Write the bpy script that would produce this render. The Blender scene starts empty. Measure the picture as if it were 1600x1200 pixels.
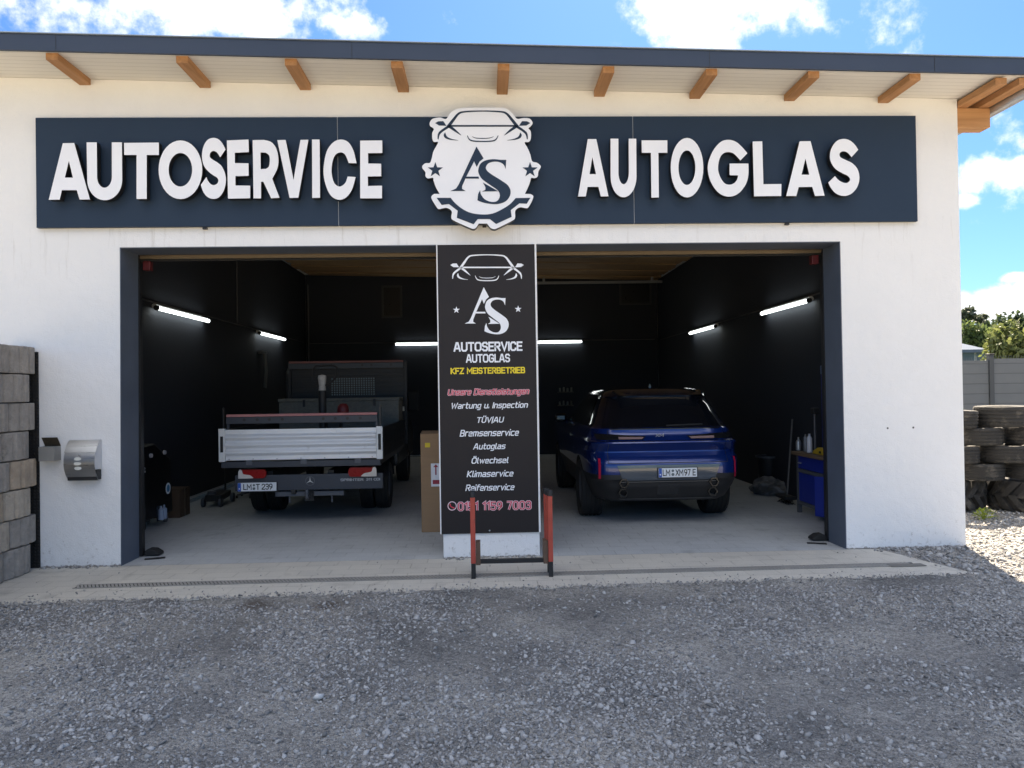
import bpy, bmesh, math, random
import numpy as np
from mathutils import Vector, Matrix
S = bpy.context.scene
COL = S.collection
rad = math.radians
random.seed(7)
RNG = np.random.default_rng(11)

# ------------------------------------------------------------------ camera
CAM = np.array([0.0, -7.946, 1.72])
YAW, PITCH, ROLL = 0.03623148, 0.00846411, -0.01522181
_f = np.array([math.sin(YAW)*math.cos(PITCH), math.cos(YAW)*math.cos(PITCH), math.sin(PITCH)])
_r0 = np.array([math.cos(YAW), -math.sin(YAW), 0.0]); _u0 = np.cross(_r0, _f)
_r = math.cos(ROLL)*_r0 + math.sin(ROLL)*_u0
_u = -math.sin(ROLL)*_r0 + math.cos(ROLL)*_u0
cd = bpy.data.cameras.new('camera'); cam = bpy.data.objects.new('camera', cd); COL.objects.link(cam)
cd.sensor_width = 36; cd.lens = 27; cd.clip_end = 2000; cd.clip_start = 0.05
cam.matrix_world = Matrix(((_r[0], _u[0], -_f[0], CAM[0]), (_r[1], _u[1], -_f[1], CAM[1]), (_r[2], _u[2], -_f[2], CAM[2]), (0, 0, 0, 1)))
S.camera = cam

def ray(px, py): return _f*1200 + _r*(px-800) - _u*(py-600)
def at(px, py, Y):
    d = ray(px, py); t = (Y-CAM[1])/d[1]; return CAM + t*d
def aX(px, py, X):
    d = ray(px, py); t = (X-CAM[0])/d[0]; return CAM + t*d
def gz(px, py, z=0.0):
    d = ray(px, py); t = (z-CAM[2])/d[2]; return CAM + t*d

# ------------------------------------------------------------------ sky, sun, exposure
SUN_EL, SUN_AZ = 50.0, 17.0          # azimuth: degrees to the right of straight ahead
S.view_settings.view_transform = 'Standard'; S.view_settings.look = 'None'
S.view_settings.gamma = 1; S.view_settings.exposure = 2.52
W = bpy.data.worlds.new('World'); S.world = W; W.use_nodes = True
nt = W.node_tree; N = nt.nodes; L = nt.links
bg = N['Background']; bg.inputs['Strength'].default_value = 0.05
sky = N.new('ShaderNodeTexSky'); sky.sky_type = 'NISHITA'; sky.sun_disc = False
sky.sun_elevation = rad(SUN_EL); sky.sun_rotation = rad(SUN_AZ); sky.air_density = 1.0; sky.dust_density = 0.6; sky.ozone_density = 1.3
tc = N.new('ShaderNodeTexCoord')
def vmath(op, a=None, b=None):
    n = N.new('ShaderNodeVectorMath'); n.operation = op
    for i, v in enumerate((a, b)):
        if v is None: continue
        if hasattr(v, 'is_linked'): L.new(v, n.inputs[i])
        else: n.inputs[i].default_value = v
    return n
def wmath(op, a, b=0.0):
    n = N.new('ShaderNodeMath'); n.operation = op
    for i, v in enumerate((a, b)):
        if hasattr(v, 'is_linked'): L.new(v, n.inputs[i])
        else: n.inputs[i].default_value = v
    return n.outputs[0]
mask = None
# clouds: (px, py) gives the direction of each one, rx rz its angular half sizes
for px, py, rx, rz, k in ((290, -45, .17, .085, .9), (380, 12, .085, .05, .75), (215, -12, .07, .035, .55), (540, 40, .05, .018, .38), (1095, 0, .095, .085, .85), (1212, 22, .05, .03, .42),
                          (1535, 272, .045, .026, .85), (1598, 258, .03, .012, .8), (1506, 312, .02, .01, .6), (1545, 482, .12, .022, .9), (1640, 470, .08, .025, .9), (1583, 433, .014, .006, .6),
                          (-300, 250, .3, .1, .9), (2100, 120, .25, .1, .9), (700, -600, .5, .2, .8), (1600, -500, .35, .2, .8), (-500, -700, .5, .3, .8)):
    d = ray(px, py); d = d/np.linalg.norm(d)
    v = vmath('SUBTRACT', tc.outputs['Generated'], tuple(d))
    v = vmath('MULTIPLY', v.outputs[0], (1/rx, 1/max(rx, rz), 1/rz))
    ln = vmath('LENGTH', v.outputs[0])
    m = wmath('MULTIPLY', wmath('SUBTRACT', 1.0, ln.outputs['Value']), k)
    mask = m if mask is None else wmath('MAXIMUM', mask, m)
# unseen clouds added behind the camera and overhead to light wall and ground
def wnoise(scale, detail, rough=.6):
    n = N.new('ShaderNodeTexNoise'); n.inputs['Scale'].default_value = scale; n.inputs['Detail'].default_value = detail; n.inputs['Roughness'].default_value = rough
    L.new(tc.outputs['Generated'], n.inputs['Vector']); return n.outputs['Fac']
sep = N.new('ShaderNodeSeparateXYZ'); L.new(tc.outputs['Generated'], sep.inputs[0])
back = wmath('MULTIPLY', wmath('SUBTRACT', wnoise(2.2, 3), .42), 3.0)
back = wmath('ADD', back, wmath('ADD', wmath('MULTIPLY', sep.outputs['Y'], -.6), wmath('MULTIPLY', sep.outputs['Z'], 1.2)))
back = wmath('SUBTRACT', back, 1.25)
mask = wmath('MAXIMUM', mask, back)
nz = wmath('ADD', wmath('MULTIPLY', wmath('SUBTRACT', wnoise(13, 8, .62), .5), 2.1), wmath('MULTIPLY', wmath('SUBTRACT', wnoise(45, 5, .6), .5), .55))
msum = wmath('ADD', mask, nz)
mr = N.new('ShaderNodeMapRange'); mr.interpolation_type = 'SMOOTHSTEP'
L.new(msum, mr.inputs[0]); mr.inputs[1].default_value = -.05; mr.inputs[2].default_value = .50; mr.inputs[3].default_value = 0; mr.inputs[4].default_value = 1
cr = N.new('ShaderNodeMapRange'); L.new(msum, cr.inputs[0]); cr.inputs[1].default_value = .25; cr.inputs[2].default_value = 1.3; cr.inputs[3].default_value = 1.0; cr.inputs[4].default_value = .62
cloud = N.new('ShaderNodeMix'); cloud.data_type = 'RGBA'
cloud.inputs[6].default_value = (2.7, 3.2, 3.9, 1); cloud.inputs[7].default_value = (5.4, 5.4, 5.5, 1)
L.new(cr.outputs[0], cloud.inputs[0])
skymul = N.new('ShaderNodeMix'); skymul.data_type = 'RGBA'; skymul.blend_type = 'MULTIPLY'; skymul.inputs[0].default_value = 1
# added clouds behind the camera, taken as front-lit, are boosted as fill
fill_gain = N.new('ShaderNodeMapRange'); L.new(sep.outputs['Y'], fill_gain.inputs[0]); fill_gain.inputs[1].default_value = .1; fill_gain.inputs[2].default_value = -.6; fill_gain.inputs[3].default_value = 1; fill_gain.inputs[4].default_value = 1.65
cmul = N.new('ShaderNodeVectorMath'); cmul.operation = 'SCALE'; L.new(cloud.outputs[2], cmul.inputs[0]); L.new(fill_gain.outputs[0], cmul.inputs['Scale'])
L.new(sky.outputs[0], skymul.inputs[6]); skymul.inputs[7].default_value = (.275, .43, .63, 1)
mx = N.new('ShaderNodeMix'); mx.data_type = 'RGBA'
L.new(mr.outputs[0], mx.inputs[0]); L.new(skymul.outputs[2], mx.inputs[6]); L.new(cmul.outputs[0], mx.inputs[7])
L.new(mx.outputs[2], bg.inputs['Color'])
sl = bpy.data.lights.new('sun', 'SUN'); sl.energy = 4.0; sl.angle = rad(.53); sl.color = (1, .86, .68)
so = bpy.data.objects.new('sun', sl); COL.objects.link(so)
sd = Vector((math.sin(rad(SUN_AZ))*math.cos(rad(SUN_EL)), math.cos(rad(SUN_AZ))*math.cos(rad(SUN_EL)), math.sin(rad(SUN_EL))))
so.rotation_euler = sd.to_track_quat('Z', 'Y').to_euler(); so.location = (6, 12, 20)

# ------------------------------------------------------------------ materials
MATS = {}
def _new(name):
    m = bpy.data.materials.new(name); m.use_nodes = True
    return m, m.node_tree.nodes, m.node_tree.links, m.node_tree.nodes['Principled BSDF']
def mk(name, col, rough=.6, metal=0.0, var=.12, vs=4.0, bump=0.0, bs=60.0, coat=0.0, spec=.5, stretch=(1, 1, 1), emit=None, dirt=None, island=0.0, rvar=.1):
    """plain procedural surface: noise-varied colour, roughness and bump"""
    if name in MATS: return MATS[name]
    m, n, l, p = _new(name)
    tcn = n.new('ShaderNodeTexCoord'); mp = n.new('ShaderNodeMapping'); mp.inputs['Scale'].default_value = stretch
    l.new(tcn.outputs['Object'], mp.inputs[0])
    no = n.new('ShaderNodeTexNoise'); no.inputs['Scale'].default_value = vs; no.inputs['Detail'].default_value = 7; no.inputs['Roughness'].default_value = .65
    l.new(mp.outputs[0], no.inputs['Vector'])
    mixn = n.new('ShaderNodeMix'); mixn.data_type = 'RGBA'
    mixn.inputs[6].default_value = tuple(max(0, c*(1-var*1.6)) for c in col)+(1,); mixn.inputs[7].default_value = tuple(min(1, c*(1+var*1.6)) for c in col)+(1,)
    l.new(no.outputs['Fac'], mixn.inputs[0]); out = mixn.outputs[2]
    if island:
        g = n.new('ShaderNodeNewGeometry'); mrn = n.new('ShaderNodeMapRange'); mrn.inputs[3].default_value = 1-island; mrn.inputs[4].default_value = 1+island
        l.new(g.outputs['Random Per Island'], mrn.inputs[0])
        mu = n.new('ShaderNodeMix'); mu.data_type = 'RGBA'; mu.blend_type = 'MULTIPLY'; mu.inputs[0].default_value = 1
        l.new(out, mu.inputs[6]); l.new(mrn.outputs[0], mu.inputs[7]); out = mu.outputs[2]
    if dirt:      # (colour, noise scale, threshold, amount): worn or dirty patches
        dn = n.new('ShaderNodeTexNoise'); dn.inputs['Scale'].default_value = dirt[1]; dn.inputs['Detail'].default_value = 8; dn.inputs['Roughness'].default_value = .7
        l.new(tcn.outputs['Object'], dn.inputs['Vector'])
        dr = n.new('ShaderNodeMapRange'); dr.inputs[1].default_value = dirt[2]; dr.inputs[2].default_value = dirt[2]+.12; dr.inputs[4].default_value = dirt[3]
        l.new(dn.outputs['Fac'], dr.inputs[0])
        dm = n.new('ShaderNodeMix'); dm.data_type = 'RGBA'; dm.inputs[7].default_value = dirt[0]+(1,)
        l.new(dr.outputs[0], dm.inputs[0]); l.new(out, dm.inputs[6]); out = dm.outputs[2]
    l.new(out, p.inputs['Base Color'])
    rr = n.new('ShaderNodeMapRange'); rr.inputs[3].default_value = max(.02, rough-rvar); rr.inputs[4].default_value = min(1, rough+rvar); l.new(no.outputs['Fac'], rr.inputs[0]); l.new(rr.outputs[0], p.inputs['Roughness'])
    p.inputs['Metallic'].default_value = metal; p.inputs['Coat Weight'].default_value = coat; p.inputs['Coat Roughness'].default_value = .04
    p.inputs['Specular IOR Level'].default_value = spec
    if bump:
        b2 = n.new('ShaderNodeTexNoise'); b2.inputs['Scale'].default_value = bs; b2.inputs['Detail'].default_value = 5; l.new(mp.outputs[0], b2.inputs['Vector'])
        bn = n.new('ShaderNodeBump'); bn.inputs['Strength'].default_value = bump; bn.inputs['Distance'].default_value = .01; l.new(b2.outputs['Fac'], bn.inputs['Height']); l.new(bn.outputs[0], p.inputs['Normal'])
    if emit:
        p.inputs['Emission Color'].default_value = emit[0]+(1,); p.inputs['Emission Strength'].default_value = emit[1]
    MATS[name] = m; return m

def plaster():
    m, n, l, p = _new('white_plaster')
    t = n.new('ShaderNodeTexCoord')
    a = n.new('ShaderNodeTexNoise'); a.inputs['Scale'].default_value = 1.3; a.inputs['Detail'].default_value = 8; a.inputs['Roughness'].default_value = .7; l.new(t.outputs['Object'], a.inputs['Vector'])
    mixn = n.new('ShaderNodeMix'); mixn.data_type = 'RGBA'; mixn.inputs[6].default_value = (.74, .74, .735, 1); mixn.inputs[7].default_value = (.83, .83, .825, 1); l.new(a.outputs['Fac'], mixn.inputs[0])
    # scuffs and splashes of mud near the foot of the wall
    sp = n.new('ShaderNodeSeparateXYZ'); l.new(t.outputs['Object'], sp.inputs[0])
    hgt = n.new('ShaderNodeMapRange'); hgt.inputs[1].default_value = .0; hgt.inputs[2].default_value = .7; hgt.inputs[3].default_value = .13; hgt.inputs[4].default_value = 0; l.new(sp.outputs['Z'], hgt.inputs[0])
    d = n.new('ShaderNodeTexNoise'); d.inputs['Scale'].default_value = 16; d.inputs['Detail'].default_value = 9; d.inputs['Roughness'].default_value = .75; l.new(t.outputs['Object'], d.inputs['Vector'])
    ad = n.new('ShaderNodeMath'); ad.operation = 'ADD'; l.new(d.outputs['Fac'], ad.inputs[0]); l.new(hgt.outputs[0], ad.inputs[1])
    th = n.new('ShaderNodeMapRange'); th.inputs[1].default_value = .66; th.inputs[2].default_value = .80; th.inputs[4].default_value = .65; l.new(ad.outputs[0], th.inputs[0])
    dm = n.new('ShaderNodeMix'); dm.data_type = 'RGBA'; dm.inputs[7].default_value = (.30, .27, .235, 1); l.new(th.outputs[0], dm.inputs[0]); l.new(mixn.outputs[2], dm.inputs[6])
    # crumbled, dirty edge right at the foot
    ft = n.new('ShaderNodeMath'); ft.operation = 'MULTIPLY_ADD'; ft.inputs[1].default_value = .11; l.new(d.outputs['Fac'], ft.inputs[0]); l.new(sp.outputs['Z'], ft.inputs[2])
    fr = n.new('ShaderNodeMapRange'); fr.inputs[1].default_value = .062; fr.inputs[2].default_value = .074; fr.inputs[3].default_value = .85; fr.inputs[4].default_value = 0; l.new(ft.outputs[0], fr.inputs[0])
    fm = n.new('ShaderNodeMix'); fm.data_type = 'RGBA'; fm.inputs[7].default_value = (.16, .135, .105, 1); l.new(fr.outputs[0], fm.inputs[0]); l.new(dm.outputs[2], fm.inputs[6])
    # a few hand-sized grey scuffs higher up
    sc = n.new('ShaderNodeTexNoise'); sc.inputs['Scale'].default_value = 3.4; sc.inputs['Detail'].default_value = 10; sc.inputs['Roughness'].default_value = .8; l.new(t.outputs['Object'], sc.inputs['Vector'])
    sr = n.new('ShaderNodeMapRange'); sr.inputs[1].default_value = .665; sr.inputs[2].default_value = .74; sr.inputs[4].default_value = .30; l.new(sc.outputs['Fac'], sr.inputs[0])
    sm2 = n.new('ShaderNodeMix'); sm2.data_type = 'RGBA'; sm2.inputs[7].default_value = (.42, .40, .37, 1); l.new(sr.outputs[0], sm2.inputs[0]); l.new(fm.outputs[2], sm2.inputs[6])
    # drip streaks under the long sign
    mpd = n.new('ShaderNodeMapping'); mpd.inputs['Scale'].default_value = (9, 9, .7); l.new(t.outputs['Object'], mpd.inputs[0])
    dn2 = n.new('ShaderNodeTexNoise'); dn2.inputs['Scale'].default_value = 1.6; dn2.inputs['Detail'].default_value = 6; dn2.inputs['Roughness'].default_value = .7; l.new(mpd.outputs[0], dn2.inputs['Vector'])
    zr = n.new('ShaderNodeMapRange'); zr.inputs[1].default_value = 2.6; zr.inputs[2].default_value = 3.43; l.new(sp.outputs['Z'], zr.inputs[0])
    zr2 = n.new('ShaderNodeMath'); zr2.operation = 'LESS_THAN'; zr2.inputs[1].default_value = 3.5; l.new(sp.outputs['Z'], zr2.inputs[0])
    dth = n.new('ShaderNodeMapRange'); dth.inputs[1].default_value = .57; dth.inputs[2].default_value = .72; dth.inputs[4].default_value = .45; l.new(dn2.outputs['Fac'], dth.inputs[0])
    da = n.new('ShaderNodeMath'); da.operation = 'MULTIPLY'; l.new(dth.outputs[0], da.inputs[0]); l.new(zr.outputs[0], da.inputs[1])
    db = n.new('ShaderNodeMath'); db.operation = 'MULTIPLY'; l.new(da.outputs[0], db.inputs[0]); l.new(zr2.outputs[0], db.inputs[1])
    dmx = n.new('ShaderNodeMix'); dmx.data_type = 'RGBA'; dmx.inputs[7].default_value = (.40, .37, .32, 1); l.new(db.outputs[0], dmx.inputs[0]); l.new(sm2.outputs[2], dmx.inputs[6])
    l.new(dmx.outputs[2], p.inputs['Base Color']); p.inputs['Roughness'].default_value = .92; p.inputs['Specular IOR Level'].default_value = .2
    b2 = n.new('ShaderNodeTexNoise'); b2.inputs['Scale'].default_value = 75; b2.inputs['Detail'].default_value = 6; l.new(t.outputs['Object'], b2.inputs['Vector'])
    b3 = n.new('ShaderNodeTexNoise'); b3.inputs['Scale'].default_value = 9; b3.inputs['Detail'].default_value = 4; l.new(t.outputs['Object'], b3.inputs['Vector'])
    s = n.new('ShaderNodeMath'); s.operation = 'MULTIPLY_ADD'; s.inputs[1].default_value = 2.5; l.new(b3.outputs['Fac'], s.inputs[0]); l.new(b2.outputs['Fac'], s.inputs[2])
    bn = n.new('ShaderNodeBump'); bn.inputs['Strength'].default_value = .55; bn.inputs['Distance'].default_value = .006; l.new(s.outputs[0], bn.inputs['Height']); l.new(bn.outputs[0], p.inputs['Normal'])
    return m
def gravel_ground():
    m, n, l, p = _new('gravel_fines')
    t = n.new('ShaderNodeTexCoord')
    v = n.new('ShaderNodeTexVoronoi'); v.inputs['Scale'].default_value = 55; l.new(t.outputs['Object'], v.inputs['Vector'])
    v2 = n.new('ShaderNodeTexVoronoi'); v2.inputs['Scale'].default_value = 150; l.new(t.outputs['Object'], v2.inputs['Vector'])
    bw = n.new('ShaderNodeSeparateColor'); l.new(v.outputs['Color'], bw.inputs[0])
    bw2 = n.new('ShaderNodeSeparateColor'); l.new(v2.outputs['Color'], bw2.inputs[0])
    big = n.new('ShaderNodeTexNoise'); big.inputs['Scale'].default_value = .9; big.inputs['Detail'].default_value = 6; big.inputs['Roughness'].default_value = .6; l.new(t.outputs['Object'], big.inputs['Vector'])
    base = n.new('ShaderNodeMix'); base.data_type = 'RGBA'; base.inputs[6].default_value = (.19, .184, .174, 1); base.inputs[7].default_value = (.47, .44, .39, 1)
    br = n.new('ShaderNodeMapRange'); br.inputs[1].default_value = .35; br.inputs[2].default_value = .68; l.new(big.outputs['Fac'], br.inputs[0]); l.new(br.outputs[0], base.inputs[0])
    mu = n.new('ShaderNodeMath'); mu.operation = 'ADD'; l.new(bw.outputs[0], mu.inputs[0]); l.new(bw2.outputs[1], mu.inputs[1])
    mr = n.new('ShaderNodeMapRange'); mr.inputs[2].default_value = 2; mr.inputs[3].default_value = .45; mr.inputs[4].default_value = 1.55; l.new(mu.outputs[0], mr.inputs[0])
    c = n.new('ShaderNodeMix'); c.data_type = 'RGBA'; c.blend_type = 'MULTIPLY'; c.inputs[0].default_value = 1; l.new(base.outputs[2], c.inputs[6]); l.new(mr.outputs[0], c.inputs[7])
    # two rust-brown dirt spots in front of the left bay
    out = c.outputs[2]
    for (cx, cy, r) in ((-1.92, -1.50, .17), (-1.30, -1.62, .16)):
        vs_ = n.new('ShaderNodeVectorMath'); vs_.operation = 'SUBTRACT'; l.new(t.outputs['Object'], vs_.inputs[0]); vs_.inputs[1].default_value = (cx, cy, 0)
        vm = n.new('ShaderNodeVectorMath'); vm.operation = 'MULTIPLY'; vm.inputs[1].default_value = (1, 1, 0); l.new(vs_.outputs[0], vm.inputs[0])
        le = n.new('ShaderNodeVectorMath'); le.operation = 'LENGTH'; l.new(vm.outputs[0], le.inputs[0])
        nn = n.new('ShaderNodeTexNoise'); nn.inputs['Scale'].default_value = 9; nn.inputs['Detail'].default_value = 5; l.new(t.outputs['Object'], nn.inputs['Vector'])
        sm = n.new('ShaderNodeMath'); sm.operation = 'MULTIPLY_ADD'; sm.inputs[1].default_value = .22; l.new(nn.outputs['Fac'], sm.inputs[0]); l.new(le.outputs['Value'], sm.inputs[2])
        rr = n.new('ShaderNodeMapRange'); rr.inputs[1].default_value = r; rr.inputs[2].default_value = r+.14; rr.inputs[3].default_value = .62; rr.inputs[4].default_value = 0; l.new(sm.outputs[0], rr.inputs[0])
        dm = n.new('ShaderNodeMix'); dm.data_type = 'RGBA'; dm.inputs[7].default_value = (.07, .045, .03, 1); l.new(rr.outputs[0], dm.inputs[0]); l.new(out, dm.inputs[6]); out = dm.outputs[2]
    l.new(out, p.inputs['Base Color']); p.inputs['Roughness'].default_value = .9; p.inputs['Specular IOR Level'].default_value = .25
    hs = n.new('ShaderNodeMath'); hs.operation = 'ADD'; l.new(v.outputs['Distance'], hs.inputs[0]); l.new(v2.outputs['Distance'], hs.inputs[1])
    bn = n.new('ShaderNodeBump'); bn.invert = True; bn.inputs['Strength'].default_value = .9; bn.inputs['Distance'].default_value = .012; l.new(hs.outputs[0], bn.inputs['Height']); l.new(bn.outputs[0], p.inputs['Normal'])
    return m
def pavers(name, c1, c2, mortar, dust):
    m, n, l, p = _new(name)
    t = n.new('ShaderNodeTexCoord')
    b = n.new('ShaderNodeTexBrick'); b.inputs['Scale'].default_value = 1; b.inputs['Brick Width'].default_value = .30; b.inputs['Row Height'].default_value = .20
    b.inputs['Mortar Size'].default_value = .006; b.inputs['Mortar Smooth'].default_value = .3; b.inputs['Bias'].default_value = 0
    b.inputs['Color1'].default_value = c1+(1,); b.inputs['Color2'].default_value = c2+(1,); b.inputs['Mortar'].default_value = mortar+(1,)
    l.new(t.outputs['Object'], b.inputs['Vector'])
    a = n.new('ShaderNodeTexNoise'); a.inputs['Scale'].default_value = 1.7; a.inputs['Detail'].default_value = 9; a.inputs['Roughness'].default_value = .68; l.new(t.outputs['Object'], a.inputs['Vector'])
    r = n.new('ShaderNodeMapRange'); r.inputs[1].default_value = .34; r.inputs[2].default_value = .66; r.inputs[3].default_value = .15; r.inputs[4].default_value = .92; l.new(a.outputs['Fac'], r.inputs[0])
    mixn = n.new('ShaderNodeMix'); mixn.data_type = 'RGBA'; mixn.inputs[7].default_value = dust+(1,); l.new(r.outputs[0], mixn.inputs[0]); l.new(b.outputs['Color'], mixn.inputs[6])
    g = n.new('ShaderNodeTexNoise'); g.inputs['Scale'].default_value = 120; g.inputs['Detail'].default_value = 4; l.new(t.outputs['Object'], g.inputs['Vector'])
    gr = n.new('ShaderNodeMapRange'); gr.inputs[1].default_value = .25; gr.inputs[2].default_value = .75; gr.inputs[3].default_value = .78; gr.inputs[4].default_value = 1.2; l.new(g.outputs['Fac'], gr.inputs[0])
    mu = n.new('ShaderNodeMix'); mu.data_type = 'RGBA'; mu.blend_type = 'MULTIPLY'; mu.inputs[0].default_value = 1; l.new(mixn.outputs[2], mu.inputs[6]); l.new(gr.outputs[0], mu.inputs[7])
    # dark oil marks
    o = n.new('ShaderNodeTexNoise'); o.inputs['Scale'].default_value = 2.6; o.inputs['Detail'].default_value = 5; o.inputs['Distortion'].default_value = .6; l.new(t.outputs['Object'], o.inputs['Vector'])
    orr = n.new('ShaderNodeMapRange'); orr.inputs[1].default_value = .62; orr.inputs[2].default_value = .74; orr.inputs[4].default_value = .45; l.new(o.outputs['Fac'], orr.inputs[0])
    om = n.new('ShaderNodeMix'); om.data_type = 'RGBA'; om.inputs[7].default_value = tuple(x*.45 for x in dust)+(1,); l.new(orr.outputs[0], om.inputs[0]); l.new(mu.outputs[2], om.inputs[6])
    l.new(om.outputs[2], p.inputs['Base Color']); p.inputs['Roughness'].default_value = .8; p.inputs['Specular IOR Level'].default_value = .3
    h = n.new('ShaderNodeMath'); h.operation = 'MULTIPLY_ADD'; h.inputs[1].default_value = -1.0; l.new(b.outputs['Fac'], h.inputs[0]); l.new(g.outputs['Fac'], h.inputs[2])
    bn = n.new('ShaderNodeBump'); bn.inputs['Strength'].default_value = .5; bn.inputs['Distance'].default_value = .005; l.new(h.outputs[0], bn.inputs['Height']); l.new(bn.outputs[0], p.inputs['Normal'])
    return m
def wood(name, c1, c2, axis, scale=1.0):
    m, n, l, p = _new(name)
    t = n.new('ShaderNodeTexCoord'); mp = n.new('ShaderNodeMapping')
    sc = [9*scale]*3; sc[axis] = .7*scale; mp.inputs['Scale'].default_value = sc; l.new(t.outputs['Object'], mp.inputs[0])
    a = n.new('ShaderNodeTexNoise'); a.inputs['Scale'].default_value = 2.2; a.inputs['Detail'].default_value = 8; a.inputs['Distortion'].default_value = .8; l.new(mp.outputs[0], a.inputs['Vector'])
    r = n.new('ShaderNodeMapRange'); r.inputs[1].default_value = .3; r.inputs[2].default_value = .7; l.new(a.outputs['Fac'], r.inputs[0])
    mixn = n.new('ShaderNodeMix'); mixn.data_type = 'RGBA'; mixn.inputs[6].default_value = c1+(1,); mixn.inputs[7].default_value = c2+(1,); l.new(r.outputs[0], mixn.inputs[0])
    k = n.new('ShaderNodeTexVoronoi'); k.inputs['Scale'].default_value = 3.2; l.new(t.outputs['Object'], k.inputs['Vector'])
    kr = n.new('ShaderNodeMapRange'); kr.inputs[1].default_value = .03; kr.inputs[2].default_value = .085; kr.inputs[3].default_value = .75; kr.inputs[4].default_value = 0; l.new(k.outputs['Distance'], kr.inputs[0])
    km = n.new('ShaderNodeMix'); km.data_type = 'RGBA'; km.inputs[7].default_value = tuple(c*.3 for c in c1)+(1,); l.new(kr.outputs[0], km.inputs[0]); l.new(mixn.outputs[2], km.inputs[6])
    l.new(km.outputs[2], p.inputs['Base Color']); p.inputs['Roughness'].default_value = .7
    bn = n.new('ShaderNodeBump'); bn.inputs['Strength'].default_value = .2; bn.inputs['Distance'].default_value = .003; l.new(a.outputs['Fac'], bn.inputs['Height']); l.new(bn.outputs[0], p.inputs['Normal'])
    return m
def boards(name, c1, c2, width, axis, spec=.5):
    """painted or sheet boards with fine joint lines every `width` metres across `axis`"""
    m, n, l, p = _new(name)
    t = n.new('ShaderNodeTexCoord'); s = n.new('ShaderNodeSeparateXYZ'); l.new(t.outputs['Object'], s.inputs[0])
    q = n.new('ShaderNodeMath'); q.operation = 'DIVIDE'; q.inputs[1].default_value = width; l.new(s.outputs[axis], q.inputs[0])
    fr = n.new('ShaderNodeMath'); fr.operation = 'FRACT'; l.new(q.outputs[0], fr.inputs[0])
    pp = n.new('ShaderNodeMath'); pp.operation = 'PINGPONG'; pp.inputs[1].default_value = .5; l.new(fr.outputs[0], pp.inputs[0])
    r = n.new('ShaderNodeMapRange'); r.inputs[1].default_value = 0; r.inputs[2].default_value = .07; l.new(pp.outputs[0], r.inputs[0])
    a = n.new('ShaderNodeTexNoise'); a.inputs['Scale'].default_value = 3; a.inputs['Detail'].default_value = 7; l.new(t.outputs['Object'], a.inputs['Vector'])
    mixn = n.new('ShaderNodeMix'); mixn.data_type = 'RGBA'; mixn.inputs[6].default_value = c1+(1,); mixn.inputs[7].default_value = c2+(1,); l.new(a.outputs['Fac'], mixn.inputs[0])
    dm = n.new('ShaderNodeMix'); dm.data_type = 'RGBA'; dm.inputs[6].default_value = tuple(c*.72 for c in c1)+(1,); l.new(r.outputs[0], dm.inputs[0]); l.new(mixn.outputs[2], dm.inputs[7])
    l.new(dm.outputs[2], p.inputs['Base Color']); p.inputs['Roughness'].default_value = .75; p.inputs['Specular IOR Level'].default_value = spec
    bn = n.new('ShaderNodeBump'); bn.inputs['Strength'].default_value = .5; bn.inputs['Distance'].default_value = .006; l.new(r.outputs[0], bn.inputs['Height']); l.new(bn.outputs[0], p.inputs['Normal'])
    return m
def leafmat(name, c1, c2):
    m, n, l, p = _new(name)
    g = n.new('ShaderNodeNewGeometry'); mixn = n.new('ShaderNodeMix'); mixn.data_type = 'RGBA'; mixn.inputs[6].default_value = c1+(1,); mixn.inputs[7].default_value = c2+(1,)
    l.new(g.outputs['Random Per Island'], mixn.inputs[0]); l.new(mixn.outputs[2], p.inputs['Base Color']); p.inputs['Roughness'].default_value = .6
    tr = n.new('ShaderNodeBsdfTranslucent'); l.new(mixn.outputs[2], tr.inputs[0]); ms = n.new('ShaderNodeMixShader'); ms.inputs[0].default_value = .4
    l.new(p.outputs[0], ms.inputs[1]); l.new(tr.outputs[0], ms.inputs[2]); l.new(ms.outputs[0], n['Material Output'].inputs[0])
    return m

PLASTER = plaster(); YARD = gravel_ground()
PAVE = pavers('paving_stones', (.56, .525, .46), (.48, .455, .405), (.29, .27, .23), (.60, .565, .49))
FLOOR = pavers('workshop_floor', (.45, .465, .47), (.40, .412, .415), (.27, .275, .275), (.50, .51, .505))
RAFTER = wood('rafter_wood', (.34, .165, .065), (.48, .25, .11), 1)
BEAMW = wood('beam_wood', (.38, .19, .075), (.52, .28, .12), 0)
CEILW = wood('ceiling_boards', (.32, .19, .085), (.44, .27, .13), 0, .6)
SOFFIT = boards('white_soffit_boards', (.70, .68, .64), (.76, .74, .70), .085, 1)
FASCIA = mk('anthracite_sheet', (.026, .040, .072), .5, .0, .15, 1.5)
FRAME = mk('anthracite_frame_paint', (.10, .12, .155), .5, 0, .2, 3, .1, 30)
DARKW = mk('anthracite_wall_paint', (.019, .023, .034), .75, 0, .25, .8, .25, 30)
SIGNB = mk('sign_blue_grey', (.018, .034, .062), .5, 0, .12, .9, spec=.25)
SIGNBLK = mk('sign_charcoal', (.020, .017, .018), .5, 0, .12, 1.1, spec=.25)
WHITE = mk('white_acrylic', (.80, .81, .84), .35, 0, .04, 2)
WHITEP = mk('white_print', (.82, .84, .88), .5, 0, .03, 2)
LETTERSIDE = mk('letter_return_black', (.012, .012, .014), .5)
YELLOW = mk('yellow_print', (.80, .62, .02), .5, 0, .04)
RED = mk('red_print', (.55, .035, .07), .5, 0, .05)
PINK = mk('pale_outline_print', (.75, .55, .60), .5, 0, .04)
STEEL = mk('brushed_steel', (.50, .51, .52), .30, 1.0, .15, 3, .15, 50, stretch=(1, 30, 30))
GALV = mk('galvanised_steel', (.46, .47, .49), .45, .8, .2, 12)
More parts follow.
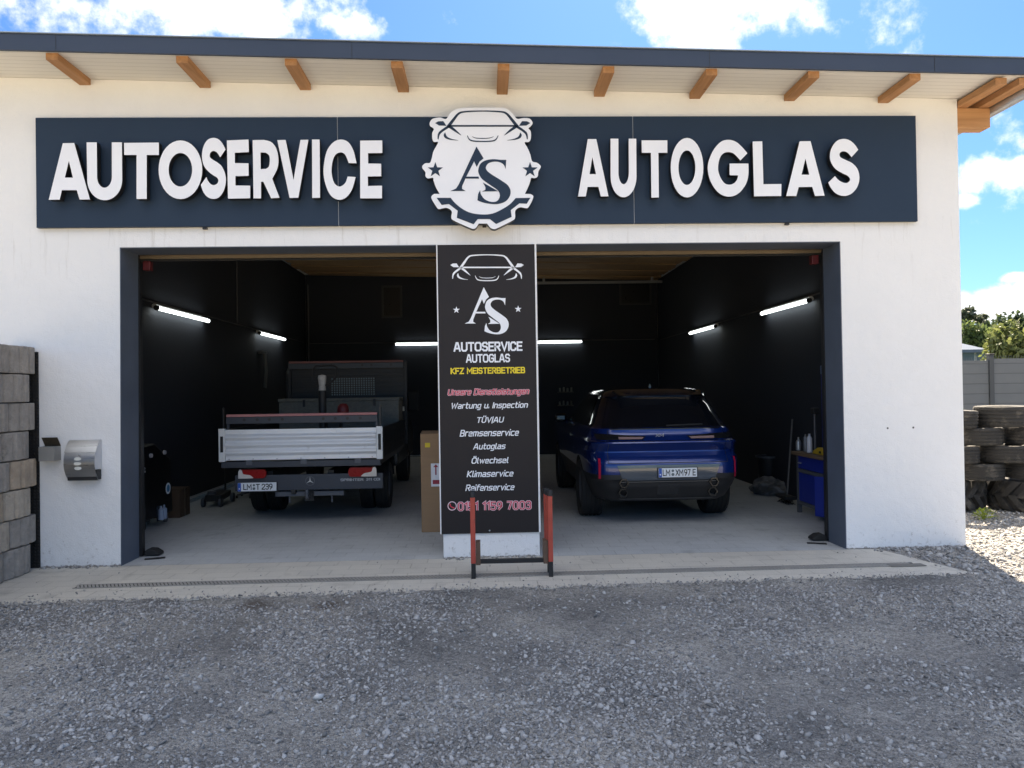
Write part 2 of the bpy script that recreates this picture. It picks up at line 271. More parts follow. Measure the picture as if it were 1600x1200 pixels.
BLACKM = mk('black_metal', (.012, .012, .013), .45, 0, .2, 5)
BLACKP = mk('black_plastic', (.014, .014, .015), .55, 0, .2, 5, .1, 90)
GREYM = mk('grey_metal', (.10, .105, .12), .5, .2, .2, 5)
TYRE = mk('tyre_rubber', (.034, .032, .029), .85, 0, .25, 5, .4, 120, dirt=((.17, .15, .12), 5, .50, .5))
CARTYRE = mk('clean_tyre_rubber', (.018, .018, .018), .75, 0, .2, 6, .2, 90)
RUBBER = mk('black_rubber', (.015, .015, .015), .8, 0, .2, 6)

# ------------------------------------------------------------------ mesh builder
def origin(o):
    v = Vector((0, 0, 0))
    while o is not None: v += o.location; o = o.parent
    return v
def tag(o, label=None, cat=None, group=None, kind=None):
    for k, v in (('label', label), ('category', cat), ('group', group), ('kind', kind)):
        if v: o[k] = v
    return o
def thing(name, loc, label, cat, group=None):
    o = bpy.data.objects.new(name, None); COL.objects.link(o); o.location = Vector([float(c) for c in loc]); o.empty_display_size = .1
    return tag(o, label, cat, group)
class MB:
    def __init__(s): s.v = []; s.f = []; s.mi = []; s.cur = 0
    def add(s, vs, fs):
        b = len(s.v); s.v += [tuple(float(c) for c in p) for p in vs]; s.f += [tuple(b+i for i in f) for f in fs]; s.mi += [s.cur]*len(fs); return s
    def box(s, x0, x1, y0, y1, z0, z1, sl=0.0):
        """axis-aligned box; sl tilts it in x like the roof"""
        x0, x1 = sorted((x0, x1)); y0, y1 = sorted((y0, y1)); z0, z1 = sorted((z0, z1))
        vs = [(x, y, z+sl*x) for z in (z0, z1) for y in (y0, y1) for x in (x0, x1)]
        return s.add(vs, [(0, 2, 3, 1), (4, 5, 7, 6), (0, 1, 5, 4), (2, 6, 7, 3), (0, 4, 6, 2), (1, 3, 7, 5)])
    def obox(s, c, half, rot):
        R = rot if isinstance(rot, Matrix) else Matrix.Rotation(rot, 3, 'Z')
        c = Vector([float(q) for q in c]); vs = [c + R @ Vector((sx*half[0], sy*half[1], sz*half[2])) for sz in (-1, 1) for sy in (-1, 1) for sx in (-1, 1)]
        return s.add(vs, [(0, 2, 3, 1), (4, 5, 7, 6), (0, 1, 5, 4), (2, 6, 7, 3), (0, 4, 6, 2), (1, 3, 7, 5)])
    def tube(s, pts, r, n=10, caps=True):
        pts = [Vector([float(c) for c in p]) for p in pts]; rs = r if isinstance(r, (list, tuple)) else [r]*len(pts)
        vs = []; fs = []; up = None
        for i, p in enumerate(pts):
            t = (pts[min(i+1, len(pts)-1)] - pts[max(i-1, 0)]).normalized()
            if up is None: up = Vector((0, 0, 1)) if abs(t.z) < .9 else Vector((1, 0, 0))
            a = t.cross(up).normalized(); b = a.cross(t).normalized(); up = b
            for k in range(n):
                an = 2*math.pi*k/n; vs.append(p + (a*math.cos(an) + b*math.sin(an))*rs[i])
        for i in range(len(pts)-1):
            for k in range(n): fs.append((i*n+k, i*n+(k+1) % n, (i+1)*n+(k+1) % n, (i+1)*n+k))
        if caps: fs += [tuple(range(n))[::-1], tuple(range((len(pts)-1)*n, len(pts)*n))]
        return s.add(vs, fs)
    def lathe(s, prof, c=(0, 0, 0), axis='Z', n=32, closed=False, mod=None):
        """prof: list of (radius, height along axis)"""
        vs = []; fs = []; m = len(prof)
        for k in range(n):
            a = 2*math.pi*k/n
            for j, (r, h) in enumerate(prof):
                rr = r + (mod(k, j) if mod else 0); ca, sa = rr*math.cos(a), rr*math.sin(a)
                q = (ca, sa, h) if axis == 'Z' else ((h, ca, sa) if axis == 'X' else (sa, h, ca))
                vs.append((q[0]+c[0], q[1]+c[1], q[2]+c[2]))
        for k in range(n):
            k2 = (k+1) % n
            for j in range(m if closed else m-1):
                j2 = (j+1) % m; fs.append((k*m+j, k2*m+j, k2*m+j2, k*m+j2))
        return s.add(vs, fs)
    def prism(s, poly, d, to3):
        """poly 2D outline; to3(u, v, w) gives the point, w in 0..1 runs through the depth"""
        n = len(poly); vs = [to3(u, v, 0.0) for u, v in poly] + [to3(u, v, d) for u, v in poly]
        fs = [tuple(range(n)), tuple(range(2*n-1, n-1, -1))] + [(i, n+i, n+(i+1) % n, (i+1) % n) for i in range(n)]
        return s.add(vs, fs)
    def disc(s, c, r, n=24, axis='Y', sx=1.0):
        vs = []
        for k in range(n):
            a = 2*math.pi*k/n; u, v = r*sx*math.cos(a), r*math.sin(a)
            vs.append((c[0]+u, c[1], c[2]+v) if axis == 'Y' else ((c[0], c[1]+u, c[2]+v) if axis == 'X' else (c[0]+u, c[1]+v, c[2])))
        return s.add(vs, [tuple(range(n))])
    def build(s, name, mat, parent=None, smooth=False, bevel=0.0, recalc=True, angle=35):
        o = origin(parent); me = bpy.data.meshes.new(name)
        me.from_pydata([(x-o.x, y-o.y, z-o.z) for x, y, z in s.v], [], s.f); me.update()
        mats = mat if isinstance(mat, (list, tuple)) else [mat]
        for q in mats: me.materials.append(q)
        if len(mats) > 1: me.polygons.foreach_set('material_index', s.mi)
        if recalc:
            bm = bmesh.new(); bm.from_mesh(me); bmesh.ops.recalc_face_normals(bm, faces=bm.faces); bm.to_mesh(me); bm.free()
        ob = bpy.data.objects.new(name, me); COL.objects.link(ob); ob.parent = parent
        if bevel:
            b = ob.modifiers.new('bevel', 'BEVEL'); b.width = bevel; b.segments = 2; b.limit_method = 'ANGLE'; b.angle_limit = rad(40)
        if smooth:
            me.polygons.foreach_set('use_smooth', [True]*len(me.polygons))
            try: me.set_sharp_from_angle(angle=rad(angle))
            except Exception: pass
        return ob
def struct(o): o['kind'] = 'structure'; return o
def copy_tree(o, parent=None):
    c = o.copy(); COL.objects.link(c); c.parent = parent
    for ch in list(o.children): copy_tree(ch, c)
    return c
def catmull(p, sub=5):
    out = []
    for i in range(len(p)-1):
        a, b, c, d = p[max(i-1, 0)], p[i], p[i+1], p[min(i+2, len(p)-1)]
        for k in range(sub):
            t = k/sub
            out.append(tuple(.5*((2*b[j]) + (-a[j]+c[j])*t + (2*a[j]-5*b[j]+4*c[j]-d[j])*t*t + (-a[j]+3*b[j]-3*c[j]+d[j])*t**3) for j in (0, 1)))
    out.append(tuple(p[-1])); return out
def runs(*segs):
    """outline from runs: a tuple ('c', pts) is smoothed, ('l', pts) stays straight"""
    out = []
    for kind, pts in segs: out += catmull(pts) if kind == 'c' else list(pts)
    return out
def ell(cx, cy, rx, ry, a0=0, a1=360, n=36):
    return [(cx+rx*math.cos(rad(a0+(a1-a0)*k/n)), cy+ry*math.sin(rad(a0+(a1-a0)*k/n))) for k in range(n if abs(a1-a0) == 360 else n+1)]
def flat(loops, depth, to3, name, mat, parent, bevel=0.0):
    """filled outline(s) with holes in the (u,v) plane, extruded from the front face back by depth, as a real mesh; to3 maps (u,v) to the front plane"""
    cu = bpy.data.curves.new(name, 'CURVE'); cu.dimensions = '2D'; cu.fill_mode = 'BOTH'; cu.extrude = .5; cu.bevel_depth = 0
    for lp in loops:
        sp = cu.splines.new('POLY'); sp.points.add(len(lp)-1); sp.use_cyclic_u = True
        for q, (u, v) in zip(sp.points, lp): q.co = (u, v, 0, 1)
    tmp = bpy.data.objects.new('tmp', cu); COL.objects.link(tmp)
    dg = bpy.context.evaluated_depsgraph_get(); me = bpy.data.meshes.new_from_object(tmp.evaluated_get(dg)); bpy.data.objects.remove(tmp); bpy.data.curves.remove(cu)
    og = origin(parent)
    for v in me.vertices:
        p = to3(v.co.x, v.co.y); v.co = (p[0]-og.x, p[1]+(depth if v.co.z < 0 else 0.0)-og.y, p[2]-og.z)
    bm = bmesh.new(); bm.from_mesh(me); bmesh.ops.remove_doubles(bm, verts=bm.verts, dist=.0002); bmesh.ops.recalc_face_normals(bm, faces=bm.faces); bm.to_mesh(me); bm.free()
    me.name = name; me.materials.clear()
    mats = mat if isinstance(mat, (list, tuple)) else [mat]
    for q in mats: me.materials.append(q)
    for f in me.polygons: f.use_smooth = False; f.material_index = 0 if (len(mats) == 1 or f.normal.y < -.5) else 1
    ob = bpy.data.objects.new(name, me); COL.objects.link(ob); ob.parent = parent
    return ob

# ------------------------------------------------------------------ stroke lettering
o_ = [(.1, 0), (.4, 0), (.5, .1), (.5, .6), (.4, .7), (.1, .7), (0, .6), (0, .1), (.1, 0)]
O_ = [(.16, 0), (.54, 0), (.7, .18), (.7, .82), (.54, 1), (.16, 1), (0, .82), (0, .18), (.16, 0)]
GL = {
 'A': (.72, [[(0, 0), (.28, 1), (.44, 1), (.72, 0)], [(.1, .3), (.62, .3)]]), 'B': (.6, [[(0, 0), (0, 1), (.45, 1), (.56, .88), (.56, .62), (.46, .52), (.6, .4), (.6, .12), (.48, 0), (0, 0)], [(0, .52), (.46, .52)]]),
 'C': (.62, [[(.62, .8), (.62, .86), (.48, 1), (.16, 1), (0, .82), (0, .18), (.16, 0), (.48, 0), (.62, .14), (.62, .22)]]), 'D': (.64, [[(0, 0), (0, 1), (.46, 1), (.64, .8), (.64, .2), (.46, 0), (0, 0)]]),
 'E': (.54, [[(.54, 1), (0, 1), (0, 0), (.54, 0)], [(0, .52), (.48, .52)]]), 'F': (.54, [[(.54, 1), (0, 1), (0, 0)], [(0, .5), (.46, .5)]]),
 'G': (.66, [[(.66, .82), (.5, 1), (.16, 1), (0, .82), (0, .18), (.16, 0), (.5, 0), (.66, .16), (.66, .48), (.38, .48)]]), 'H': (.6, [[(0, 0), (0, 1)], [(.6, 0), (.6, 1)], [(0, .52), (.6, .52)]]),
 'I': (0, [[(0, 0), (0, 1)]]), 'K': (.6, [[(0, 0), (0, 1)], [(.58, 1), (.06, .5), (.6, 0)]]), 'L': (.5, [[(0, 1), (0, 0), (.5, 0)]]),
 'M': (.8, [[(0, 0), (0, 1), (.4, .35), (.8, 1), (.8, 0)]]), 'N': (.64, [[(0, 0), (0, 1), (.64, 0), (.64, 1)]]), 'O': (.7, [O_]), 'P': (.58, [[(0, 0), (0, 1), (.46, 1), (.58, .88), (.58, .58), (.46, .46), (0, .46)]]),
 'R': (.6, [[(0, 0), (0, 1), (.46, 1), (.58, .88), (.58, .6), (.46, .48), (0, .48)], [(.3, .48), (.6, 0)]]),
 'S': (.58, [[(.58, .84), (.46, 1), (.14, 1), (0, .87), (0, .65), (.12, .53), (.46, .49), (.58, .37), (.58, .13), (.46, 0), (.12, 0), (0, .15)]]),
 'T': (.62, [[(0, 1), (.62, 1)], [(.31, 1), (.31, 0)]]), 'U': (.64, [[(0, 1), (0, .18), (.16, 0), (.48, 0), (.64, .18), (.64, 1)]]), 'V': (.68, [[(0, 1), (.34, 0), (.68, 1)]]),
 'W': (.96, [[(0, 1), (.22, 0), (.48, .85), (.74, 0), (.96, 1)]]), 'X': (.66, [[(0, 1), (.66, 0)], [(0, 0), (.66, 1)]]), 'Z': (.6, [[(0, 1), (.6, 1), (0, 0), (.6, 0)]]),
 'a': (.5, [[(.05, .7), (.4, .7), (.5, .6), (.5, 0)], [(.5, .38), (.1, .38), (0, .3), (0, .08), (.1, 0), (.5, 0)]]), 'c': (.46, [[(.46, .7), (.1, .7), (0, .6), (0, .1), (.1, 0), (.46, 0)]]),
 'e': (.5, [[(0, .36), (.5, .36), (.5, .6), (.4, .7), (.1, .7), (0, .6), (0, .1), (.1, 0), (.48, 0)]]), 'f': (.36, [[(.1, 0), (.1, .9), (.2, 1), (.38, 1)], [(0, .66), (.36, .66)]]),
 'g': (.5, [[(.5, .02), (.1, .02), (0, .1), (0, .6), (.1, .7), (.5, .7), (.5, -.2), (.4, -.3), (.05, -.3)]]), 'h': (.5, [[(0, 0), (0, 1)], [(0, .7), (.4, .7), (.5, .6), (.5, 0)]]),
 'i': (0, [[(0, 0), (0, .62)], [(0, .95), (0, 1.02)]]), 'l': (.14, [[(0, 1), (0, .1), (.1, 0), (.16, 0)]]), 'm': (.8, [[(0, 0), (0, .7), (.7, .7), (.8, .6), (.8, 0)], [(.4, .7), (.4, 0)]]),
 'n': (.5, [[(0, 0), (0, .7), (.4, .7), (.5, .6), (.5, 0)]]), 'o': (.5, [o_]), 'p': (.5, [[(0, -.3), (0, .7), (.4, .7), (.5, .6), (.5, .1), (.4, 0), (0, 0)]]),
 'r': (.34, [[(0, 0), (0, .7), (.34, .7)]]), 's': (.5, [[(.5, .7), (.1, .7), (0, .6), (0, .43), (.08, .36), (.42, .36), (.5, .28), (.5, .1), (.4, 0), (0, 0)]]),
 't': (.36, [[(.1, 1), (.1, .1), (.2, 0), (.36, 0)], [(0, .7), (.36, .7)]]), 'u': (.5, [[(0, .7), (0, .1), (.1, 0), (.5, 0)], [(.5, .7), (.5, 0)]]), 'v': (.5, [[(0, .7), (.25, 0), (.5, .7)]]),
 'w': (.74, [[(0, .7), (.17, 0), (.37, .6), (.57, 0), (.74, .7)]]), '.': (0, [[(0, 0), (0, .14)]]), '|': (0, [[(0, -.15), (0, 1.1)]]), ' ': (.22, []),
 '0': (.56, [[(.14, 0), (.42, 0), (.56, .16), (.56, .84), (.42, 1), (.14, 1), (0, .84), (0, .16), (.14, 0)]]), '1': (.26, [[(0, .8), (.26, 1), (.26, 0)]]),
 '2': (.54, [[(0, .82), (.14, 1), (.4, 1), (.54, .85), (.54, .62), (0, .1), (0, 0), (.56, 0)]]), '3': (.54, [[(0, .86), (.14, 1), (.4, 1), (.54, .86), (.54, .64), (.42, .53), (.54, .4), (.54, .14), (.4, 0), (.14, 0), (0, .14)], [(.18, .53), (.42, .53)]]),
 '5': (.54, [[(.52, 1), (.04, 1), (.02, .56), (.4, .6), (.54, .46), (.54, .14), (.4, 0), (.14, 0), (0, .12)]]), '7': (.54, [[(0, 1), (.54, 1), (.2, 0)]]),
 '9': (.54, [[(.54, .5), (.14, .42), (0, .56), (0, .86), (.14, 1), (.4, 1), (.54, .86), (.54, .4), (.16, 0)]]),
 'Ü': (.64, [[(0, 1), (0, .18), (.16, 0), (.48, 0), (.64, .18), (.64, 1)], [(.16, 1.17), (.16, 1.3)], [(.48, 1.17), (.48, 1.3)]]), 'Ö': (.7, [O_, [(.2, 1.17), (.2, 1.3)], [(.5, 1.17), (.5, 1.3)]]),
}
def strip(path, w, closed=False):
    """left and right edge of a polyline of width w with mitred corners"""
    n = len(path); Lf = []; Rt = []; ws = w if isinstance(w, (list, tuple)) else [w]*n
    for i in range(n):
        p = path[i]
        a = path[i-1] if i else (path[-2] if closed else None); b = path[i+1] if i < n-1 else (path[1] if closed else None)
        def nrm(q, r):
            dx, dy = r[0]-q[0], r[1]-q[1]; d = math.hypot(dx, dy) or 1e-9; return (-dy/d, dx/d)
        if a is None: m = nrm(p, b); k = 1
        elif b is None: m = nrm(a, p); k = 1
        else:
            n1, n2 = nrm(a, p), nrm(p, b); mx_, my_ = n1[0]+n2[0], n1[1]+n2[1]; d = math.hypot(mx_, my_) or 1e-9; m = (mx_/d, my_/d); k = 1/max(.45, m[0]*n1[0]+m[1]*n1[1])
        h = ws[i]/2*k; Lf.append((p[0]+m[0]*h, p[1]+m[1]*h)); Rt.append((p[0]-m[0]*h, p[1]-m[1]*h))
    return Lf, Rt
def write(text, box, wt, mat, parent, to3, name='lettering', slant=0.0, gap=.26, thick=.0012, asc=None, extra=0.0, kind=None, lift=0.0, squeeze=True):
    """stroke lettering fitted to box=(u0, u1, v_base, v_cap); to3(u, v, lift) -> world; lift is towards the viewer"""
    x = 0; st = []
    for ch in text:
        w, pl = GL[ch]
        for p in pl: st.append([(x+a, b) for a, b in p])
        x += w+gap
    tot = x-gap
    u0, u1, v0, v1 = box; sy = (v1-v0)/(1+wt) ; sx = (u1-u0-slant*(v1-v0))/(tot+wt)
    m = MB()
    for i, p in enumerate(st):
        cl = p[0] == p[-1] and len(p) > 2; q = list(p)
        if not cl and len(q) >= 2:       # square ends
            for e, f in ((0, 1), (-1, -2)):
                dx, dy = q[e][0]-q[f][0], q[e][1]-q[f][1]; d = math.hypot(dx, dy); q[e] = (q[e][0]+dx/d*(wt/2 if len(st[i]) else 0)*.9, q[e][1]+dy/d*wt/2*.9)
        Lf, Rt = strip(q, wt+extra, cl)
        pts = []
        for a, b in Lf+Rt:
            v = v0+(b+wt/2)*sy; u = u0+(a+wt/2)*sx+slant*(v-v0); pts.append(to3(u, v, lift+thick+i*.00006))
        n = len(q); m.add(pts, [(k, k+1, n+k+1, n+k) for k in range(n-1)])
    return m.build(name, mat, parent, recalc=False)
def plane_y(Y): return lambda u, v, w: (u, Y-w, v)

# ================================================================== SETTING
g = MB().box(-400, 400, -120, 700, -.6, -.05).build('ground', mk('field_soil_and_grass', (.055, .075, .028), .95, 0, .4, .3, .6, 6)); struct(g)
# gravel yard: a gently uneven sheet
def yard_h(x, y):
    return (.010*np.sin(1.3*x+.7)*np.sin(1.1*y+2) + .006*np.sin(3.1*x+1.2*y) + .005*np.sin(5.3*y-2.2*x+1) + .003*np.sin(9*x)*np.sin(8*y)) - .012
xs = np.concatenate([np.linspace(-14, -5.2, 20), np.linspace(-5, 6.5, 240), np.linspace(6.8, 24, 30)]); ys = np.concatenate([np.linspace(-30, -5.2, 30), np.linspace(-5, -1.72, 40), np.linspace(-1.70, -1.0, 36), np.linspace(-.95, 1.2, 24), np.linspace(1.4, 30, 40)])
X, Y = np.meshgrid(xs, ys); Z = yard_h(X, Y); inside = (X > -5.0) & (X < 5.0) & (Y > .1); Z = np.where(inside, -.04, Z)
edge = np.clip((Y+1.5)/.25, 0, 1)*((X > -5.2) & (X < 4.35)); Z = Z*(1-edge) - .0035*edge
fr_ = -1.385 + (X+4.06)*.0236
lip = np.exp(-((Y-fr_+.01)/.055)**2)*((X > -5.2) & (X < 4.6))
Z = Z + lip*(.008 + .010*np.sin(7.3*X+1)*np.sin(3.1*X) + .007*np.sin(23*X+2*np.sin(9*X)))
m = MB(); nx = len(xs); m.add(np.stack([X.ravel(), Y.ravel(), Z.ravel()], 1), [(j*nx+i, j*nx+i+1, (j+1)*nx+i+1, (j+1)*nx+i) for j in range(len(ys)-1) for i in range(nx-1)])
struct(m.build('gravel_yard', YARD, None, smooth=True, recalc=False))
struct(MB().box(-60, 60, -45, -7.2, -.3, .004).build('added_bounce_ground', mk('pale_bounce_ground', (.36, .315, .235), .9, 0, .15, .6, .2, 30)))  # unseen pale ground added to bounce warm light onto facade and soffit
# paving strip in front of the doors (corner cut at the right); the drain lies on top
def quad(name, poly, z, mat):
    n = len(poly); return struct(MB().add([(x, y, z) for x, y in poly] + [(x, y, z-.10) for x, y in poly], [tuple(range(n)), tuple(range(2*n-1, n-1, -1))] + [(i, (i+1) % n, n+(i+1) % n, n+i) for i in range(n)]).build(name, mat))
DR0, DR1 = (-3.72, -.835), (4.09, -.735)
def dry(x): return DR0[1] + (DR1[1]-DR0[1])*(x-DR0[0])/(DR1[0]-DR0[0])
DWD = .05
quad('paved_apron', [(-4.66, .0), (-4.66, -1.40), (-4.06, -1.385), (4.43, -1.185), (4.10, -.02), (3.775, -.001), (-3.70, -.001)], 0.0, PAVE)
quad('workshop_floor', [(-4.72, .003), (4.72, .003), (4.72, 12.6), (-4.72, 12.6)], 0.001, FLOOR)

# ================================================================== BUILDING
SL = -.0238
B = thing('garage_building', (0, 0, 0), 'white rendered workshop garage with two open door bays, timber eaves and a low sloping roof', 'garage')
WX0, WX1 = -5.06, 5.058; WT = .37
def roofz(x): return 4.86 + SL*x
wall_poly = [(WX0, -.05), (-3.712, -.05), (-3.688, 3.238), (-.451, 3.238), (-.443, -.05), (.549, -.05), (.556, 3.238), (3.771, 3.238), (3.778, -.05), (WX1, -.05), (WX1, roofz(WX1)), (WX0, roofz(WX0))]
def wallmesh(poly, y0, y1):
    return MB().prism(poly, y1-y0, lambda u, v, w: (u, y0+w, v))
wallmesh(wall_poly, 0, WT).build('front_wall', PLASTER, B)
lin = [(-4.70, .0), (-3.72, .0), (-3.72, 3.25), (-.44, 3.25), (-.44, .0), (.55, .0), (.55, 3.25), (3.78, 3.25), (3.78, .0), (4.70, .0), (4.70, 4.66), (-4.70, 4.88)]
wallmesh(lin, WT+.002, WT+.012).build('interior_lining', DARKW, B)
for sx in (-1, 1):
    m = MB(); x0, x1 = (WX0, -4.72) if sx < 0 else (4.72, WX1)
    m.box(x0, x1, WT, 12.6, -.05, 4.855, SL); m.build('side_wall', PLASTER, B)
    m = MB(); m.box(-4.718 if sx < 0 else 4.70, -4.70 if sx < 0 else 4.718, WT+.013, 12.58, .0, 4.75, SL); m.build('interior_lining', DARKW, B)
MB().box(WX0, WX1, 12.602, 12.95, -.05, 4.855, SL).build('back_wall', PLASTER, B)
MB().box(-4.69, 4.69, 12.56, 12.60, 0, 4.75, SL).build('interior_lining', DARKW, B)
for px, py in ((1387, 669), (1427, 668)):
    w_ = at(px, py, 0); MB().lathe([(0, -.004), (.008, -.003), (.011, -.0005)], (w_[0], 0, w_[2]), 'Y', 10).build('wall_plug', mk('grey_plug', (.12, .115, .11), .8), B)
# reveals painted anthracite
for x0, x1, xt0, xt1 in ((-3.712, -3.704, -3.688, -3.680),):
    MB().add([(x0, .002, 0), (x1, .002, 0), (xt1, .002, 3.238), (xt0, .002, 3.238), (x0, WT+.03, 0), (x1, WT+.03, 0), (xt1, WT+.03, 3.238), (xt0, WT+.03, 3.238)],
             [(0, 1, 2, 3), (7, 6, 5, 4), (0, 4, 5, 1), (2, 6, 7, 3), (1, 5, 6, 2), (0, 3, 7, 4)]).build('reveal', FRAME, B)
for x0, x1, xt0, xt1 in ((3.770, 3.778, 3.763, 3.771),):
    MB().add([(x0, .002, 0), (x1, .002, 0), (xt1, .002, 3.238), (xt0, .002, 3.238), (x0, WT+.03, 0), (x1, WT+.03, 0), (xt1, WT+.03, 3.238), (xt0, WT+.03, 3.238)],
             [(0, 1, 2, 3), (7, 6, 5, 4), (0, 4, 5, 1), (2, 6, 7, 3), (1, 5, 6, 2), (0, 3, 7, 4)]).build('reveal', FRAME, B)
MB().box(-3.68, -.46, .002, WT+.03, 3.230, 3.238).build('reveal', FRAME, B)
MB().box(.565, 3.762, .002, WT+.03, 3.230, 3.238).build('reveal', FRAME, B)
# roof
FY = -.66; RX0, RX1 = -5.75, 5.56
MB().box(RX0, RX1, FY, 13.5, 4.862, 4.885, SL).build('soffit', SOFFIT, B)
rf = MB().box(RX0, RX1, FY+.002, 13.5, 4.886, 4.985, SL).build('roof', FASCIA, B)
MB().box(RX0-.02, RX1+.02, FY-.034, FY-.002, 4.842, 5.0, SL).build('fascia', FASCIA, rf, bevel=.004)
MB().box(RX0-.02, RX1+.02, FY-.05, FY+.04, 5.001, 5.009, SL).build('roof_edging', mk('light_edge_metal', (.30, .36, .42), .4, .3, .1), rf)
for x in (-3.93, -1.2, 2.2, 4.4): MB().box(x, x+.004, FY-.036, FY-.0345, 4.845, 4.998, SL).build('fascia_joint', BLACKM, rf)
for (fx, wx) in (((67, 95), (122, 145)), ((272, 300), (310, 332)), ((441, 470), (467, 488)), ((611, 636), (620, 641)), ((775, 795), (776, 793)), ((940, 960), (925, 947)), ((1103, 1122), (1075, 1095)), ((1265, 1285), (1222, 1243)), ((1425, 1445), (1368, 1390))):
    xw = (at(wx[0], 140, 0)[0] + at(wx[1], 140, 0)[0])/2
    m = MB(); m.box(xw-.056, xw+.056, FY+.05, -.002, 4.797, 4.8615, 0)
    m.v = [(x, y, z+SL*xw) for x, y, z in m.v]
    m.build('rafter', RAFTER, B, bevel=.004)
# right-hand corner: purlin end, two flying rafters, gutter
MB().box(WX1+.002, 5.43, .02, .20, 4.445, 4.652).build('purlin', BEAMW, B, bevel=.006)
for x in (5.068, 5.305):
    MB().box(x, x+.115, -.60, 12.9, 4.655, 4.722).build('rafter', RAFTER, B, bevel=.004)
m = MB(); m.lathe([(.062, -.55), (.062, 13.2)], (5.49, 0, 4.645), 'Y', 20); gut = m.build('gutter', GALV, B, smooth=True)
m = MB(); m.box(5.53, 5.55, -.6, 13.2, 4.70, 4.725); m.build('eaves_board', RAFTER, B)
# wooden ceiling: lapped boards whose painted ends step in towards the back
for k in range(24):
    y0 = .45 + k*.505; m = MB(); st = .02*(k % 2)
    m.box(-4.69 + .05*(k % 3), 4.69-.05*((k+1) % 3), y0, y0+.50, 4.765-st, 4.80, SL); m.build('ceiling_board', CEILW, B)
MB().box(-4.695, 4.695, .40, 12.56, 4.81, 4.855, SL).build('ceiling_deck', BLACKM, B)

# ---- raised sectional doors (high-lift, hanging above the lintel)
DOORM = mk('door_brown_grey', (.05, .045, .042), .5, 0, .15, 3)
for x0, x1, lab in ((-3.68, -.46, 'raised sectional door over the left bay, its lower edge just below the lintel'), (.565, 3.762, 'raised sectional door over the right bay, its lower edge just below the lintel')):
    d = thing('sectional_door', ((x0+x1)/2, .47, 0), lab, 'garage door', 'raised sectional doors')
    m = MB()
    for k in range(3): m.box(x0-.03, x1+.03, .435, .475, 3.235+k*.5, 3.73+k*.5)
    m.build('door_leaf', DOORM, d)
    MB().box(x0-.03, x1+.03, .425, .485, 3.192, 3.233).build('bottom_rail', mk('bronze_rail', (.16, .12, .075), .45, .3, .15), d, bevel=.004)
    MB().tube([(x0-.02, .455, 3.18), (x1+.02, .455, 3.18)], .011, 8).build('rubber_seal', RUBBER, d)
    for xx, s in ((x0, 1), (x1, -1)):
        MB().box(xx-s*.03, xx+s*.008, WT+.035, WT+.10, .012, 4.3).build('door_track', BLACKM, d)
        if abs(xx) > 2: MB().box(xx+s*.036, xx+s*.115, .42, .50, 3.07, 3.17).build('sensor_box', mk('red_plastic', (.10, .006, .008), .45), d, bevel=.01)
    if x0 < 0: write('HÖRMANN', (-.72, -.50, 3.262, 3.292), .16, mk('dull_gold_print', (.22, .14, .07), .5), d, plane_y(.434), 'lettering')

# ================================================================== FASCIA SIGN
PY = -.055       # panel front plane
SG = thing('fascia_sign', (0, 0, 3.43), 'long blue-grey shop sign reading AUTOSERVICE and AUTOGLAS with a white round car emblem', 'sign')
sx0, sx1, sz0, sz1 = at(56, 270, PY)[0], at(1432.5, 265, PY)[0], 3.432, 4.545
j1, j2 = at(528, 270, PY)[0], at(990, 265, PY)[0]
for a, b in ((sx0, j1-.003), (j1+.003, j2-.003), (j2+.003, sx1)):
    MB().box(a, b, PY, -.012, sz0, sz1).build('panel', SIGNB, SG, bevel=.003)
for a in (j1, j2): MB().box(a-.0028, a+.0028, PY+.006, -.013, sz0+.002, sz1-.002).build('joint_strip', mk('light_joint', (.40, .42, .45), .5), SG)
for px, py in ((320, 357), (1230, 351), (757, 357)):
    p = at(px, py, -.03); MB().box(p[0]-.02, p[0]+.02, -.04, -.003, sz0-.022, sz0-.001).build('bracket', BLACKM, SG)
LY = -.165; LD = .075
def zoomap(ox, oy, sc, Y): return lambda u, v: at(ox+u/sc, oy+v/sc, Y)
ZA, ZB = zoomap(60, 190, 5.714, LY), zoomap(330, 190, 5.714, LY)
ZC, ZD = zoomap(890, 190, 6.667, LY), zoomap(1110, 190, 6.667, LY)
def U(l, il, ir, r, top, ic, ir_, oc, or_):
    return [(l, top), (il, top)] + ell(ic[0], ic[1], ir_[0], ir_[1], 180, 0, 18) + [(ir, top), (r, top)] + ell(oc[0], oc[1], or_[0], or_[1], 0, 180, 24)
